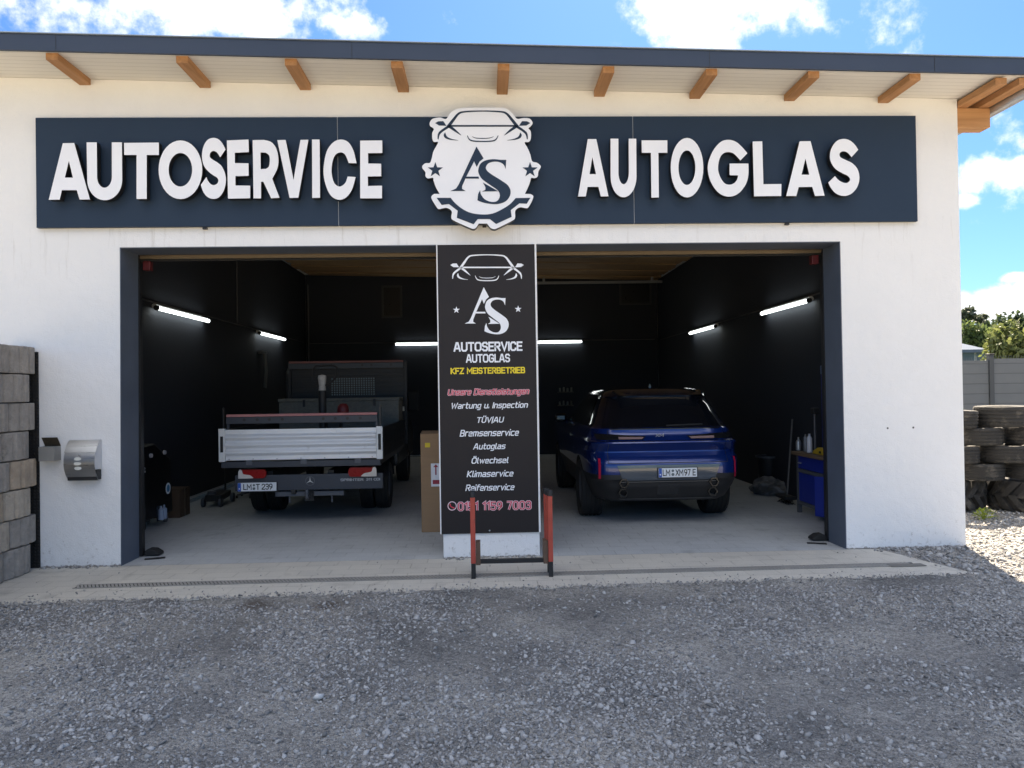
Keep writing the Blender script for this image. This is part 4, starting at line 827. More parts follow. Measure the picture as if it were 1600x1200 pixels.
def plate(parent, x0, x1, z0, z1, Y, txt, seal):
    h = z1-z0; w = x1-x0
    ba = MB().box(x0-.012, x1+.012, Y+.004, Y+.012, z0-.012, z1+.006).build('plate_holder', BLACKP, parent)
    p = MB().box(x0, x1, Y, Y+.0035, z0, z1).build('number_plate', PLW, parent, bevel=.001)
    MB().box(x0+.002, x0+w*.085, Y-.0012, Y-.0002, z0+.002, z1-.002).build('country_band', PLB, p)
    MB().disc((x0+w*.043, Y-.0018, z0+h*.3), h*.08, 10).build('country_mark', PLW, p)
    for t, a, b in txt: write(t, (x0+w*a, x0+w*b, z0+h*.15, z0+h*.85), .185, PLK, p, plane_y(Y), 'plate_lettering', gap=.24)
    m = MB(); m.disc((x0+w*seal, Y-.0015, z0+h*.70), h*.14, 14); m.disc((x0+w*seal, Y-.0015, z0+h*.30), h*.165, 14); m.build('seal', mk('grey_seal', (.12, .15, .16), .5), p)
    return p
a, b, c, d = ybox(371.5, 432, 754, 767.3, UY-.02)
plate(tr, a, b, c, d, UY-.025, (('LM', .145, .36), ('T', .47, .575), ('239', .62, .90)), .42)
hx0_, hx1_, hz0_, hz1_ = ybox(430, 537, 767.5, 775, UY+.05)
ht = MB().box(hx0_, hx1_, UY+.05, UY+.11, hz0_, hz1_).build('tow_bar', GREYM, tr, bevel=.005)
hc = (hx0_+hx1_)/2
m = MB(); m.tube([(hc, UY+.05, hz1_-.03), (hc, UY-.06, hz0_-.02), (hc, UY-.10, hz0_+.0), (hc, UY-.10, hz0_+.06)], .018, 10); m.lathe([(0, .05), (.02, .045), (.027, .02), (.022, 0), (.0, -.004)], (hc, UY-.10, hz0_+.055), 'Z', 14); m.build('tow_ball', GREYM, ht, smooth=True)
m = MB(); m.box(hc-.06, hc+.06, UY+.035, UY+.0495, hz0_-.06, hz1_+.02); m.box(hc-.05, hc+.05, UY, UY+.034, hz0_-.01, hz1_-.01); m.build('hitch_plate', BLACKM, ht)
for xx in (hx0_+.18, hx1_-.16): MB().tube([(xx, UY+.08, hz0_), (xx, UY+.08, hz0_-.09)], .012, 8).build('bolt', GREYM, ht)
MB().lathe([(0, -.04), (.032, -.035), (.036, 0), (.036, .03)], (hx0_+.25, UY+.02, hz1_), 'Y', 12).build('socket', BLACKP, ht)
# chassis rails, axle and wheels
for xx in (-2.86, -2.06): MB().box(xx-.04, xx+.04, UY+.12, 7.8, .50, .70).build('chassis_rail', BLACKM, tr)
MB().tube([(-3.3, 3.62, .36), (-1.6, 3.62, .36)], .06, 12).build('axle', BLACKM, tr)
def tyre_mesh(R, Wd, rim, n=48, groove=True, mats=CARTYRE):
    h = Wd/2; prof = [(rim, -h*.75), (rim+.02, -h*.92), (R*.86, -h*1.0), (R*.95, -h*.96), (R*.985, -h*.86)]
    if groove:
        for c in (-.55, -.18, .18, .55): prof += [(R, h*(c-.10)), (R-.010, h*(c-.07)), (R-.010, h*(c+.07)), (R, h*(c+.10))]
    else: prof += [(R, -h*.6), (R, h*.6)]
    prof += [(R*.985, h*.86), (R*.95, h*.96), (R*.86, h*1.0), (rim+.02, h*.92), (rim, h*.75)]
    return prof
def wheel(parent, c, R, Wd, rimr, side, spoke=5):
    w = bpy.data.objects.new('wheel', None); COL.objects.link(w); w.parent = parent; w.location = Vector(c) - origin(parent)
    m = MB(); m.lathe(tyre_mesh(R, Wd, rimr), c, 'X', 56, mod=lambda k, j: -.006 if (k % 2 and (j < 6 or j > 19)) else 0); m.build('tyre', CARTYRE, w, smooth=True)
    m = MB(); s = side; m.lathe([(rimr, -Wd*.36), (rimr-.02, -Wd*.3), (rimr-.025, Wd*.3), (rimr, Wd*.36)], c, 'X', 32)
    m.lathe([(0, s*Wd*.22), (.07, s*Wd*.22), (.075, s*Wd*.18)], c, 'X', 20)
    for k in range(spoke):
        a = 2*math.pi*k/spoke; R3 = Matrix.Rotation(a, 3, 'X'); m.obox(Vector(c)+Vector((s*Wd*.2, 0, 0))+R3 @ Vector((0, 0, rimr*.52)), (.014, .028, rimr*.46), R3)
    m.build('rim', GREYM, w, smooth=True); return w
for xx, sd_ in ((-3.31, -1), (-3.08, -1), (-1.74, 1), (-1.52, 1)): wheel(tr, (xx, 3.62, .345), .345, .20, .20, sd_)
for xx, sd_ in ((-3.30, -1), (-1.60, 1)): wheel(tr, (xx, 7.1, .345), .345, .22, .20, sd_)
for xx in (-3.25, -1.65):
    m = MB(); pts = [(.42*math.cos(rad(a)), .42*math.sin(rad(a))) for a in range(15, 166, 10)]
    n = len(pts); m.add([(xx+dx, 3.62+y, .345+z) for dx in (-.24, .24) for y, z in pts], [(i, i+1, n+i+1, n+i) for i in range(n-1)]); m.build('mudguard', BLACKP, tr, smooth=True)
# cab
m = MB(); cabp = [(5.32, .45), (5.32, 2.12), (5.55, 2.22), (6.4, 2.22), (6.75, 2.12), (7.25, 1.35), (8.05, 1.12), (8.2, .85), (8.2, .45)]
m.prism(cabp, 1.9, lambda u, v, w: (-3.40+w, u, v)); cab = m.build('cab', mk('cab_paint', (.03, .032, .036), .35, .1, .05, coat=.3), tr, bevel=.05)
MB().box(-3.05, -1.85, 5.312, 5.318, 1.55, 2.02).build('rear_window', mk('dark_glass', (.01, .012, .014), .08, 0, .1, coat=.5), cab)
for xx, s in ((-3.41, -1), (-1.49, 1)): MB().box(xx, xx+s*.22, 6.95, 7.05, 1.35, 1.75).build('mirror', BLACKP, cab, bevel=.03)

# ---- things riding on the truck bed
bedz = TZ0-.012
tb = thing('tool_chest', (-2.4, 4.7, bedz), 'silver chequer-plate tool chest across the truck bed in front of the headboard', 'tool box')
CHQ = mk('chequer_plate', (.17, .16, .135), .55, .15, .35, 14, .8, 28, stretch=(1, 1, 1.6))
cz1 = at(530, 622, 4.42)[2]; cx0, cx1 = at(436, 640, 4.42)[0], at(623, 640, 4.42)[0]
MB().box(cx0, cx1, 4.42, 5.0, bedz+.001, cz1-.05).build('chest_body', CHQ, tb, bevel=.006)
MB().box(cx0-.012, cx1+.012, 4.40, 5.01, cz1-.048, cz1).build('chest_lid', CHQ, tb, bevel=.008)
for px in (475, 585): 
    xx = at(px, 625, 4.4)[0]; MB().box(xx-.018, xx+.018, 4.385, 4.398, cz1-.13, cz1-.02).build('latch', BLACKM, tb)
RY = 3.1
rm = thing('rammer', (at(504, 640, RY)[0], RY, bedz), 'upright soil rammer with a pale top and black loop handle standing on the truck bed', 'rammer')
rxx = at(504, 640, RY)[0]; zw1, zw0 = at(503, 585, RY)[2], at(503, 610, RY)[2]
m = MB(); m.lathe([(.055, bedz+.08), (.062, bedz+.3), (.05, bedz+.32), (.06, bedz+.34), (.05, bedz+.36), (.058, zw0)], (rxx, RY, 0), 'Z', 18); m.build('bellows', BLACKP, rm, smooth=True)
MB().box(rxx-.12, rxx+.12, RY-.14, RY+.16, bedz+.001, bedz+.08).build('foot_plate', GREYM, rm, bevel=.02)
MB().lathe([(.0, zw0), (.052, zw0), (.046, zw0+.06), (.06, zw1-.05), (.055, zw1-.015), (.0, zw1)], (rxx, RY, 0), 'Z', 18).build('air_filter', mk('dusty_white', (.50, .48, .45), .7, 0, .35, 25), rm, smooth=True)
hxl, hxr = at(489, 580, RY)[0], at(528, 580, RY)[0]; hzt = at(505, 572, RY)[2]
m = MB(); m.tube(catmull([(rxx-.055, zw1-.14), (hxl, hzt-.20), (hxl+.02, hzt-.02), (rxx, hzt), (hxr-.04, hzt), (hxr, hzt-.05), (hxr-.05, hzt-.20), (rxx+.055, zw1-.14)], 4) and [(x, RY-.05, z) for x, z in catmull([(rxx-.055, zw1-.16), (hxl, hzt-.20), (hxl+.03, hzt-.02), (rxx, hzt), (hxr-.05, hzt), (hxr, hzt-.05), (hxr-.05, hzt-.20), (rxx+.055, zw1-.16)], 5)], .013, 8); m.build('handle', BLACKP, rm, smooth=True)
MB().box(rxx+.05, rxx+.26, RY-.05, RY+.15, bedz+.30, bedz+.52).build('engine', BLACKM, rm, bevel=.03)
MB().lathe([(0, .10), (.05, .09), (.08, .05), (.085, 0), (.08, -.05), (.05, -.08), (0, -.09)], (at(535, 640, RY)[0], RY+.05, at(535, 641, RY)[2]), 'Z', 18).build('fuel_tank', mk('tank_red', (.20, .018, .018), .4, 0, .1), rm, smooth=True)

# ================================================================== BLUE SUV
CX, CYr = at(1044, 738, 1.5)[0], 1.47
suv = thing('blue_car', (CX, CYr+2.5, 0), 'dark blue estate car seen from behind with black bumper, parked in the right bay', 'car')
TBL = [(.30, .84, .24, 4.80), (.34, .88, .15, 4.92), (.50, .93, .035, 5.03), (.575, .95, .02, 5.07), (.60, .965, .0, 5.09), (.66, .975, -.004, 5.1), (.72, .98, -.005, 5.1), (.80, .985, .0, 5.1), (.865, .985, .04, 5.09), (.925, .985, .098, 5.05), (.94, .985, .10, 5.04), (.99, .985, .06, 5.0), (1.045, .98, .012, 4.96), (1.06, .975, .02, 4.93),
       (1.075, .965, .075, 4.88), (1.15, .945, .135, 4.5), (1.215, .925, .145, 4.05), (1.235, .90, .17, 3.8), (1.30, .87, .22, 3.55), (1.45, .80, .335, 3.15), (1.58, .735, .44, 2.85), (1.605, .72, .43, 2.8), (1.62, .715, .36, 2.75), (1.65, .70, .38, 2.7), (1.69, .66, .48, 2.6), (1.72, .58, .70, 2.45), (1.742, .42, .98, 2.2), (1.75, .2, 1.3, 1.9)]
TZ = [t[0] for t in TBL]
def prm(z): return [float(np.interp(z, TZ, [t[k] for t in TBL])) for k in (1, 2, 3)]
def EX(z): return float(np.interp(z, [.3, .6, 1.06, 1.25, 1.62, 1.75], [7, 10, 9, 7, 5, 4]))
def rear_y(x, z):
    w, yr, yf = prm(z); Lh = (yf-yr)/2; EXN = EX(z); return (yr+yf)/2 - Lh*(max(0, 1-min(1, abs(x/w))**EXN))**(1/EXN)
def side_x(y, z):
    w, yr, yf = prm(z); Lh = (yf-yr)/2; EXN = EX(z); return w*(max(0, 1-min(1, abs((y-(yr+yf)/2)/Lh))**EXN))**(1/EXN)
ZS = []
for i in range(len(TZ)-1): ZS += [TZ[i], (TZ[i]+TZ[i+1])/2] if TZ[i+1]-TZ[i] > .06 else [TZ[i]]
ZS.append(TZ[-1]); NA = 128
vs = []; fs = []; mi = []
for z in ZS:
    w, yr, yf = prm(z); Lh = (yf-yr)/2; EXN = EX(z)
    for k in range(NA):
        a = 2*math.pi*k/NA; c, s_ = math.cos(a), math.sin(a)
        ex = 2/EXN; vs.append((CX + w*math.copysign(abs(c)**ex, c), CYr + (yr+yf)/2 + Lh*math.copysign(abs(s_)**ex, s_), z))
for j in range(len(ZS)-1):
    for k in range(NA): fs.append((j*NA+k, j*NA+(k+1) % NA, (j+1)*NA+(k+1) % NA, (j+1)*NA+k)); mi.append(1 if ZS[j+1] <= .662 else (2 if ZS[j] >= 1.234 else 0))
fs += [tuple(range(NA))[::-1], tuple(range((len(ZS)-1)*NA, len(ZS)*NA))]; mi += [1, 2]
UPPER = mk('midnight_gloss', (.006, .008, .02), .10, 0, .05, 2, coat=.8)
PAINT = mk('deep_blue_metallic', (.004, .024, .16), .24, .35, .05, 2, coat=1.0); GLOSSK = mk('gloss_black', (.012, .013, .015), .12, 0, .1, 3, coat=.6); GLASS = mk('privacy_glass', (.006, .007, .010), .06, 0, .05, coat=.5)
m = MB(); m.add(vs, fs); m.mi = mi; body = m.build('body', [PAINT, BLACKP, UPPER], suv, smooth=True, angle=30)
# wheel wells
cut = MB()
for yy in (1.06, 4.12):
    for sg in (-1, 1): cut.lathe([(0, -.26), (.43, -.26), (.43, .26), (0, .26)], (CX+sg*.86, CYr+yy, .40), 'X', 40)
co = cut.build('tmpcut', BLACKP, suv)
bo = body.modifiers.new('wells', 'BOOLEAN'); bo.operation = 'DIFFERENCE'; bo.object = co; bo.solver = 'EXACT'
bpy.context.view_layer.update()
dg = bpy.context.evaluated_depsgraph_get(); me2 = bpy.data.meshes.new_from_object(body.evaluated_get(dg)); body.modifiers.clear(); body.data = me2; me2.name = 'body'; bpy.data.objects.remove(co)
def patch(name, poly_fn, mat, parent, eps=.006, nx=20, nz=8):
    """poly_fn(s, t) -> (x, z) on the rear face"""
    m = MB(); vs = []
    for j in range(nz+1):
        for i in range(nx+1):
            x, z = poly_fn(i/nx, j/nz); vs.append((CX+x, CYr+rear_y(x, z)-eps, z))
    m.add(vs, [(j*(nx+1)+i, j*(nx+1)+i+1, (j+1)*(nx+1)+i+1, (j+1)*(nx+1)+i) for j in range(nz) for i in range(nx)])
    return m.build(name, mat, parent, smooth=True, recalc=False)
def trap(xb, xt, z0, z1): return lambda s, t: ((2*s-1)*(xb+(xt-xb)*t), z0+(z1-z0)*t)
rw = patch('rear_window', trap(.79, .65, 1.228, 1.60), GLASS, suv)
patch('window_trim', trap(.68, .71, 1.205, 1.223), GLOSSK, suv)
def bilerp(A, B_, C, D): return lambda s, t: tuple((A[k]*(1-s)+B_[k]*s)*(1-t)+(D[k]*(1-s)+C[k]*s)*t for k in (0, 1))
for sg in (-1, 1):
    tl_ = patch('tail_light', bilerp((sg*.86, 1.085), (sg*.30, 1.085), (sg*.255, 1.125), (sg*.88, 1.165)), GLOSSK, suv, .010)
    patch('light_bar', bilerp((sg*.60, 1.092), (sg*.31, 1.092), (sg*.285, 1.116), (sg*.60, 1.122)), mk('smoked_lens', (.30, .20, .19), .3, 0, .1, coat=.5), tl_, .015)
    patch('reflector', bilerp((sg*.86, .61), (sg*.835, .61), (sg*.835, .86), (sg*.86, .86)), mk('bright_red_lens', (.62, .012, .05), .3, 0, .1, coat=.4), suv, .012, 3, 8)
lp_ = patch('bumper_panel', trap(.57, .64, .585, .775), mk('panel_reflection_grey', (.085, .10, .12), .15, .2, .1, coat=.8), suv, .010)  # grey base paints the ground's reflection on a gloss black panel
patch('chrome_trim', trap(.60, .62, .560, .574), mk('dark_chrome', (.20, .19, .18), .15, .9, .05), suv, .016)
patch('diffuser', trap(.62, .60, .36, .552), BLACKP, suv, .014)
patch('centre_panel', trap(.13, .14, .40, .53), GLOSSK, suv, .020)
patch('diffuser_lip', trap(.58, .60, .335, .345), mk('dull_trim', (.16, .16, .16), .4, .3), suv, .012)
for sg in (-1, 1):
    for zc in (.555, .43):
        hexp = [(.062*math.cos(rad(a)), .062*math.sin(rad(a))) for a in range(0, 360, 60)]; hin = [(x*.72, z*.72) for x, z in hexp]
        yb = CYr+rear_y(.56, zc)-.05
        ex_ = flat([[(CX+sg*.56+x, zc+z) for x, z in hexp], [(CX+sg*.56+x, zc+z) for x, z in hin]], .12, lambda u, v: (u, yb, v), 'exhaust', mk('black_chrome', (.06, .06, .06), .15, .9), suv)
        MB().add([(CX+sg*.56+x, yb+.06, zc+z) for x, z in hin], [tuple(range(6))]).build('bore', BLACKM, ex_)
a, b, c, d = ybox(1029, 1089, 731, 745.5, CYr-.03)
plate(suv, a, b, c, d, CYr-.034, (('LM', .105, .30), ('XM', .44, .64), ('97', .665, .83), ('E', .885, .965)), .37)
a, b, c, d = ybox(1020, 1040, 686, 690.5, CYr+.04)
write('XM', (CX-.135, CX-.02, 1.115, 1.15), .2, SILV, suv, lambda u, v, w: (u, CYr+rear_y(u-CX, v)-.004-w, v), 'model_badge', .35)
for sg in (-1, 1): patch('panel_gap', bilerp((sg*.742, .80), (sg*.748, .80), (sg*.728, 1.20), (sg*.722, 1.20)), BLACKM, suv, .0065, 2, 10)
patch('panel_gap', trap(.742, .742, .798, .804), BLACKM, suv, .0065, 20, 1)
m = MB(); m.tube([(CX+.02, CYr+rear_y(.02, 1.25)-.018, 1.25), (CX+.48, CYr+rear_y(.48, 1.262)-.018, 1.262)], .010, 6); m.build('wiper', BLACKP, suv)
# side windows, mirrors, spoiler, antenna
for sg in (-1, 1):
    m = MB(); vs = []; ny, nz_ = 24, 6
    for j in range(nz_+1):
        for i in range(ny+1):
            z = 1.245+.33*j/nz_; y = (.75+.25*j/nz_) + (2.55-.9*0-.35*j/nz_)*i/ny; vs.append((CX+sg*(side_x(y, z)+.006), CYr+y, z))
    m.add(vs, [(j*(ny+1)+i, j*(ny+1)+i+1, (j+1)*(ny+1)+i+1, (j+1)*(ny+1)+i) for j in range(nz_) for i in range(ny)]); m.build('side_window', GLASS, suv, smooth=True, recalc=False)
    mm = MB(); mm.box(CX+sg*.90, CX+sg*1.10, CYr+3.25, CYr+3.42, 1.19, 1.33); mm.build('wing_mirror', GLOSSK, suv, bevel=.04)
    mm = MB(); mm.box(CX+sg*(side_x(2.1, 1.0)+.002), CX+sg*(side_x(2.1, 1.0)+.012), CYr+2.0, CYr+2.22, 1.04, 1.07); mm.build('door_handle', GLOSSK, suv)
m = MB(); m.add([(CX-.55, CYr+.40, 1.618), (CX+.55, CYr+.40, 1.618), (CX+.60, CYr+.62, 1.665), (CX-.60, CYr+.62, 1.665), (CX-.53, CYr+.335, 1.632), (CX+.53, CYr+.335, 1.632), (CX+.58, CYr+.6, 1.70), (CX-.58, CYr+.6, 1.70)], [(0, 1, 2, 3), (7, 6, 5, 4), (0, 4, 5, 1), (1, 5, 6, 2), (2, 6, 7, 3), (3, 7, 4, 0)]); m.build('spoiler', GLOSSK, suv, bevel=.008)
m = MB(); m.add([(CX-.02, CYr+1.0, 1.735), (CX+.02, CYr+1.0, 1.735), (CX+.025, CYr+1.22, 1.738), (CX-.025, CYr+1.22, 1.738), (CX, CYr+1.0, 1.79)], [(0, 1, 4), (1, 2, 4), (2, 3, 4), (3, 0, 4), (0, 3, 2, 1)]); m.build('antenna_fin', GLOSSK, suv)
for yy in (1.06, 4.12):
    for sg in (-1, 1): wheel(suv, (CX+sg*.845, CYr+yy, .385), .385, .295, .275, sg, 7)

# ================================================================== LIGHTS IN THE WORKSHOP
TUBE = mk('lit_tube', (.9, .92, .92), .4, 0, .0, emit=((.93, 1.0, .97), 1.5)); HOUS = mk('lamp_housing', (.55, .56, .57), .5, 0, .05)
def lamp(x0, y0, x1, y1, z0, z1, label, wall):
    t = thing('fluorescent_light', ((x0+x1)/2, (y0+y1)/2, (z0+z1)/2), label, 'light', 'fluorescent tubes in the workshop')
    a, b = Vector((x0, y0, z0)), Vector((x1, y1, z1)); d = (b-a).normalized(); off = Vector(wall)
    MB().tube([a+off*.045+Vector((0, 0, .03)), b+off*.045+Vector((0, 0, .03))], .035, 8).build('housing', HOUS, t)
    MB().tube([a, a+d*.02, b-d*.02, b], [.018, .028, .028, .018], 12).build('tube', TUBE, t, smooth=True)
    for p, s in ((a, -1), (b, 1)): MB().tube([p+d*s*.001, p+d*s*.05], .036, 10).build('end_cap', BLACKP, t)
XL, XR = -4.61, 4.61
def wl(px, py, X): return aX(px, py, X)
for (p, q, X, lab, w) in (((246, 482), (326, 501), XL, 'long lit tube on the left wall, the one nearest the door', (-1, 0, 0)), ((406, 521), (445, 530), XL, 'lit tube on the left wall farther back, above the truck', (-1, 0, 0)),
                          ((1263, 471), (1190, 489), XR, 'long lit tube on the right wall, the one nearest the door', (1, 0, 0)), ((1117, 511), (1078, 520), XR, 'lit tube on the right wall farther back, beyond the blue car', (1, 0, 0))):
    a, b = wl(*p, X), wl(*q, X); zz = (a[2]+b[2])/2; lamp(a[0], a[1], b[0], b[1], zz, zz, lab, w)
BY = 12.50
for (p, q, lab) in (((618, 538), (706, 537.5), 'lit tube on the back wall showing left of the pillar sign'), ((822, 535), (909, 534), 'lit tube on the back wall showing right of the pillar sign')):
    a, b = at(*p, BY), at(*q, BY); lamp(a[0], a[1], b[0], b[1], a[2], a[2], lab, (0, 1, 0))
CON = mk('grey_conduit', (.10, .10, .11), .5)
def conduit(pts, label, r=.012):
    m = MB(); m.tube(pts, r, 8); c = m.build('cable_conduit', CON, None); tag(c, label, 'conduit', 'conduits on the workshop walls')
lz = wl(360, 511, -4.68)[2]+.03; rz_ = wl(1150, 503, 4.68)[2]+.03
p1_ = wl(371, 412, -4.68); p2_ = wl(371, 500, -4.68)
conduit([(-4.68, .6, lz+.05), (-4.68, 12.2, lz+.05)], 'thin conduit running back along the left wall behind the tubes')
conduit([(-4.68, p2_[1], lz+.08), (-4.68, p2_[1], 4.7)], 'vertical conduit dropping from the ceiling on the left wall')
conduit([(4.68, .6, rz_+.05), (4.68, 12.2, rz_+.05)], 'thin conduit running back along the right wall behind the tubes')
conduit([(-4.62, 12.54, .2), (-4.62, 12.54, 4.6)], 'vertical conduit in the back left corner of the workshop', .02)
zb_ = at(560, 536, 12.54)[2]; conduit([(-4.6, 12.54, zb_), (4.6, 12.54, zb_)], 'thin conduit running across the back wall at tube height')
# heavy pipe in the back right corner
m = MB(); q = at(1058, 520, 12.3); m.tube([(q[0], 12.3, .0), (q[0], 12.3, 4.55)], .075, 14)
for zz in (1.0, 2.2, 3.9): m.lathe([(.075, -.04), (.095, -.04), (.095, .04), (.075, .04)], (q[0], 12.3, zz), 'Z', 14)
tag(m.build('downpipe', mk('dark_grey_pipe', (.05, .05, .055), .5), None, smooth=True), 'dark vertical pipe in the back right corner of the workshop', 'pipe')
# small dark windows high in the back wall
for (a, b, c, d, lab) in ((596, 628, 446, 496, 'dark narrow window high in the back wall of the left bay'), (968, 1018, 440, 476, 'dark wide window high in the back wall of the right bay')):
    u0, u1 = at(a, 460, 12.54)[0], at(b, 460, 12.54)[0]; v1, v0 = at((a+b)/2, c, 12.54)[2], at((a+b)/2, d, 12.54)[2]
    w_ = thing('wall_window', ((u0+u1)/2, 12.54, v0), lab, 'window')
    m = MB(); m.box(u0, u0+.05, 12.53, 12.558, v0, v1); m.box(u1-.05, u1, 12.53, 12.558, v0, v1); m.box(u0+.05, u1-.05, 12.53, 12.558, v1-.05, v1); m.box(u0+.05, u1-.05, 12.53, 12.558, v0, v0+.05); m.build('window_frame', mk('dark_window_frame', (.035, .035, .04), .5), w_)
    MB().box(u0+.05, u1-.05, 12.545, 12.555, v0+.05, v1-.05).build('pane', mk('blacked_pane', (.012, .013, .016), .3), w_)

# ================================================================== WORKSHOP THINGS, LEFT BAY
ac = thing('service_machine', (-4.45, 2.3, 0), 'tall black service machine on castors with a round blue badge, inside the left wall', 'machine')
mp_ = [(1.78, .13), (1.70, .95), (1.80, 1.08), (2.25, 1.10), (2.75, .86), (2.80, .13)]
m = MB(); m.prism(mp_, .36, lambda u, v, w: (-4.66+w, u, v)); mbod = m.build('housing', mk('satin_black', (.005, .005, .006), .45, 0, .1, spec=.25), ac, bevel=.03)
bc = aX(262.5, 763, -4.296); 
flat_ring = MB(); ri, ro = .045, .062
ri, ro = .052, .075
flat_ring.lathe([(ri, 0), (ro, 0), (ro, .004), (ri, .004)], (bc[0], bc[1], bc[2]), 'X', 28, closed=True); flat_ring.build('badge', mk('badge_white', (.75, .80, .85), .4), ac)
MB().disc((bc[0]+.003, bc[1], bc[2]), .050, 24, 'X').build('badge', mk('badge_blue', (.03, .22, .45), .4), ac)
wb = aX(251, 801, -4.296); MB().box(-4.299, -4.293, wb[1]-.12, wb[1]+.12, wb[2]-.10, wb[2]+.10).build('bottle_window', mk('window_dark', (.02, .025, .03), .2), ac)
for dy in (-.05, .05):
    MB().lathe([(0, .10), (.012, .10), (.014, .07), (.036, .05), (.036, -.08), (0, -.085)], (-4.27, wb[1]+dy, wb[2]-.005), 'Z', 14).build('bottle', mk('pale_blue_bottle', (.30, .36, .48), .4), ac, smooth=True)
for px, py in ((231, 712), (252.5, 707)):
    k = aX(px, py, -4.33); MB().lathe([(0, .03), (.025, .028), (.03, 0)], (-4.302, k[1], k[2]), 'X', 14).build('knob', mk('pale_knob', (.45, .42, .44), .4), ac)
m = MB()
for py in (732, 737): k = aX(226, py, -4.296); m.lathe([(0, .014), (.012, .012), (.014, 0)], (-4.299, k[1], k[2]), 'X', 10)
m.build('valve', GALV, ac)
for yy in (1.87, 2.68):
    for xx in (-4.60, -4.36):
        m = MB(); m.lathe([(0, -.018), (.05, -.018), (.055, 0), (.05, .018), (0, .018)], (xx, yy, .056), 'X', 18); m.box(xx-.025, xx+.025, yy-.03, yy+.03, .10, .13); m.build('castor', mk('grey_castor', (.10, .10, .10), .5), ac, smooth=True)
m = MB(); m.tube(catmull([(0, 0), (1, 1)], 2) and [(-4.28, 1.76, .55), (-4.22, 1.74, .30), (-4.25, 1.80, .10), (-4.30, 1.9, .04)], .012, 8); m.build('hose', BLACKP, ac, smooth=True)
cbm = mk('cardboard', (.30, .19, .105), .85, 0, .1, 3, .1, 40, stretch=(1, 1, 6))
b2 = aX(284, 808, -4.4)
cb = thing('cardboard_carton', (-4.5, 3.4, 0), 'small brown cardboard carton on the floor behind the black service machine', 'box')
m = MB(); m.box(-4.68, -4.30, 3.02, 3.40, .0015, .40); m.build('carton', mk('dark_cardboard', (.075, .045, .026), .85, 0, .1), cb, bevel=.004); MB().box(-4.2995, -4.298, 3.18, 3.24, .01, .39).build('tape', mk('brown_tape', (.10, .065, .04), .3), cb)
# low dark trolley jack and a dark tray farther along the wall
jk = thing('trolley_jack', (-4.2, 4.3, 0), 'low black trolley jack on the floor along the left wall beyond the carton', 'jack')
m = MB(); m.obox((-4.2, 4.3, .14), (.12, .34, .05), .1); m.build('jack_body', BLACKM, jk, bevel=.015)
for dx, dy in ((-.13, -.28), (.13, -.28), (-.13, .28), (.13, .28)): MB().lathe([(0, -.02), (.07, -.02), (.075, 0), (.07, .02), (0, .02)], (-4.2+dx, 4.3+dy, .077), 'X', 18).build('jack_wheel', GREYM, jk, smooth=True)
MB().lathe([(0, .24), (.06, .24), (.06, .20), (.03, .19)], (-4.2, 4.0, 0), 'Z', 14).build('saddle', GREYM, jk); MB().tube([(-4.2, 4.62, .16), (-4.3, 4.95, .75)], .016, 8).build('jack_handle', BLACKM, jk)
wp = thing('work_stool', (-3.95, 5.1, 0), 'low round black mechanic stool near the truck by the left wall', 'stool')
MB().lathe([(0, .36), (.16, .36), (.18, .33), (.17, .30), (0, .30)], (-3.95, 5.1, 0), 'Z', 22).build('seat', mk('black_vinyl', (.02, .02, .022), .35), wp, smooth=True); MB().tube([(-3.95, 5.1, .08), (-3.95, 5.1, .30)], .025, 10).build('column', GALV, wp)
for k in range(5): a_ = k*2*math.pi/5; MB().tube([(-3.95, 5.1, .09), (-3.95+.22*math.cos(a_), 5.1+.22*math.sin(a_), .05)], .018, 8).build('leg', GREYM, wp); MB().lathe([(0, -.012), (.024, -.012), (.024, .012), (0, .012)], (-3.95+.22*math.cos(a_), 5.1+.22*math.sin(a_), .026), 'X', 12).build('castor', BLACKP, wp)
# hanging work lamp and hose on the left wall
hl_ = thing('hose_reel', (-4.6, 9.0, 2.0), 'grey hose hanging from a bracket high on the left wall behind the truck', 'hose')
p = aX(412, 560, -4.62); MB().box(-4.69, -4.60, p[1]-.2, p[1]+.2, p[2]+.10, p[2]+.16).build('bracket', GREYM, hl_); MB().tube([(-4.6, p[1], p[2]+.10), (-4.58, p[1]+.02, p[2]-.25), (-4.6, p[1], p[2]-.62)], .035, 10).build('hose', mk('pale_hose', (.16, .16, .155), .6), hl_, smooth=True)
# tall carton beside the pillar
bx = thing('tall_carton', (-.52, 1.75, 0), 'tall brown cardboard box with a white label standing half behind the pillar', 'box')
bY = 1.49; bx0 = gz(659, 832)[0]; btop = at(670, 678, bY)[2]
MB().box(bx0, bx0+.62, bY, bY+.55, .0015, btop).build('carton', cbm, bx, bevel=.006)
m = MB(); m.obox((bx0+.31, bY+.14, btop+.012), (.31, .137, .003), Matrix.Rotation(rad(5), 3, 'X')); m.obox((bx0+.31, bY+.41, btop+.010), (.31, .137, .003), Matrix.Rotation(rad(-4), 3, 'X')); m.build('flap', cbm, bx)
a, b, c, d = ybox(673.5, 700, 724, 760, bY); lab_ = MB().box(a, b, bY-.003, bY-.001, c, d).build('paper_label', mk('white_paper', (.72, .72, .75), .7, 0, .03), bx)
ac_ = at(681, 733, bY); flat([[(ac_[0]-.008, ac_[2]-.07), (ac_[0]+.008, ac_[2]-.07), (ac_[0]+.008, ac_[2]+.025), (ac_[0]+.03, ac_[2]+.025), (ac_[0], ac_[2]+.06), (ac_[0]-.03, ac_[2]+.025), (ac_[0]-.008, ac_[2]+.025)]], .001, lambda u, v: (u, bY-.0045, v), 'arrow', mk('dark_red_print', (.30, .03, .05), .6), lab_)
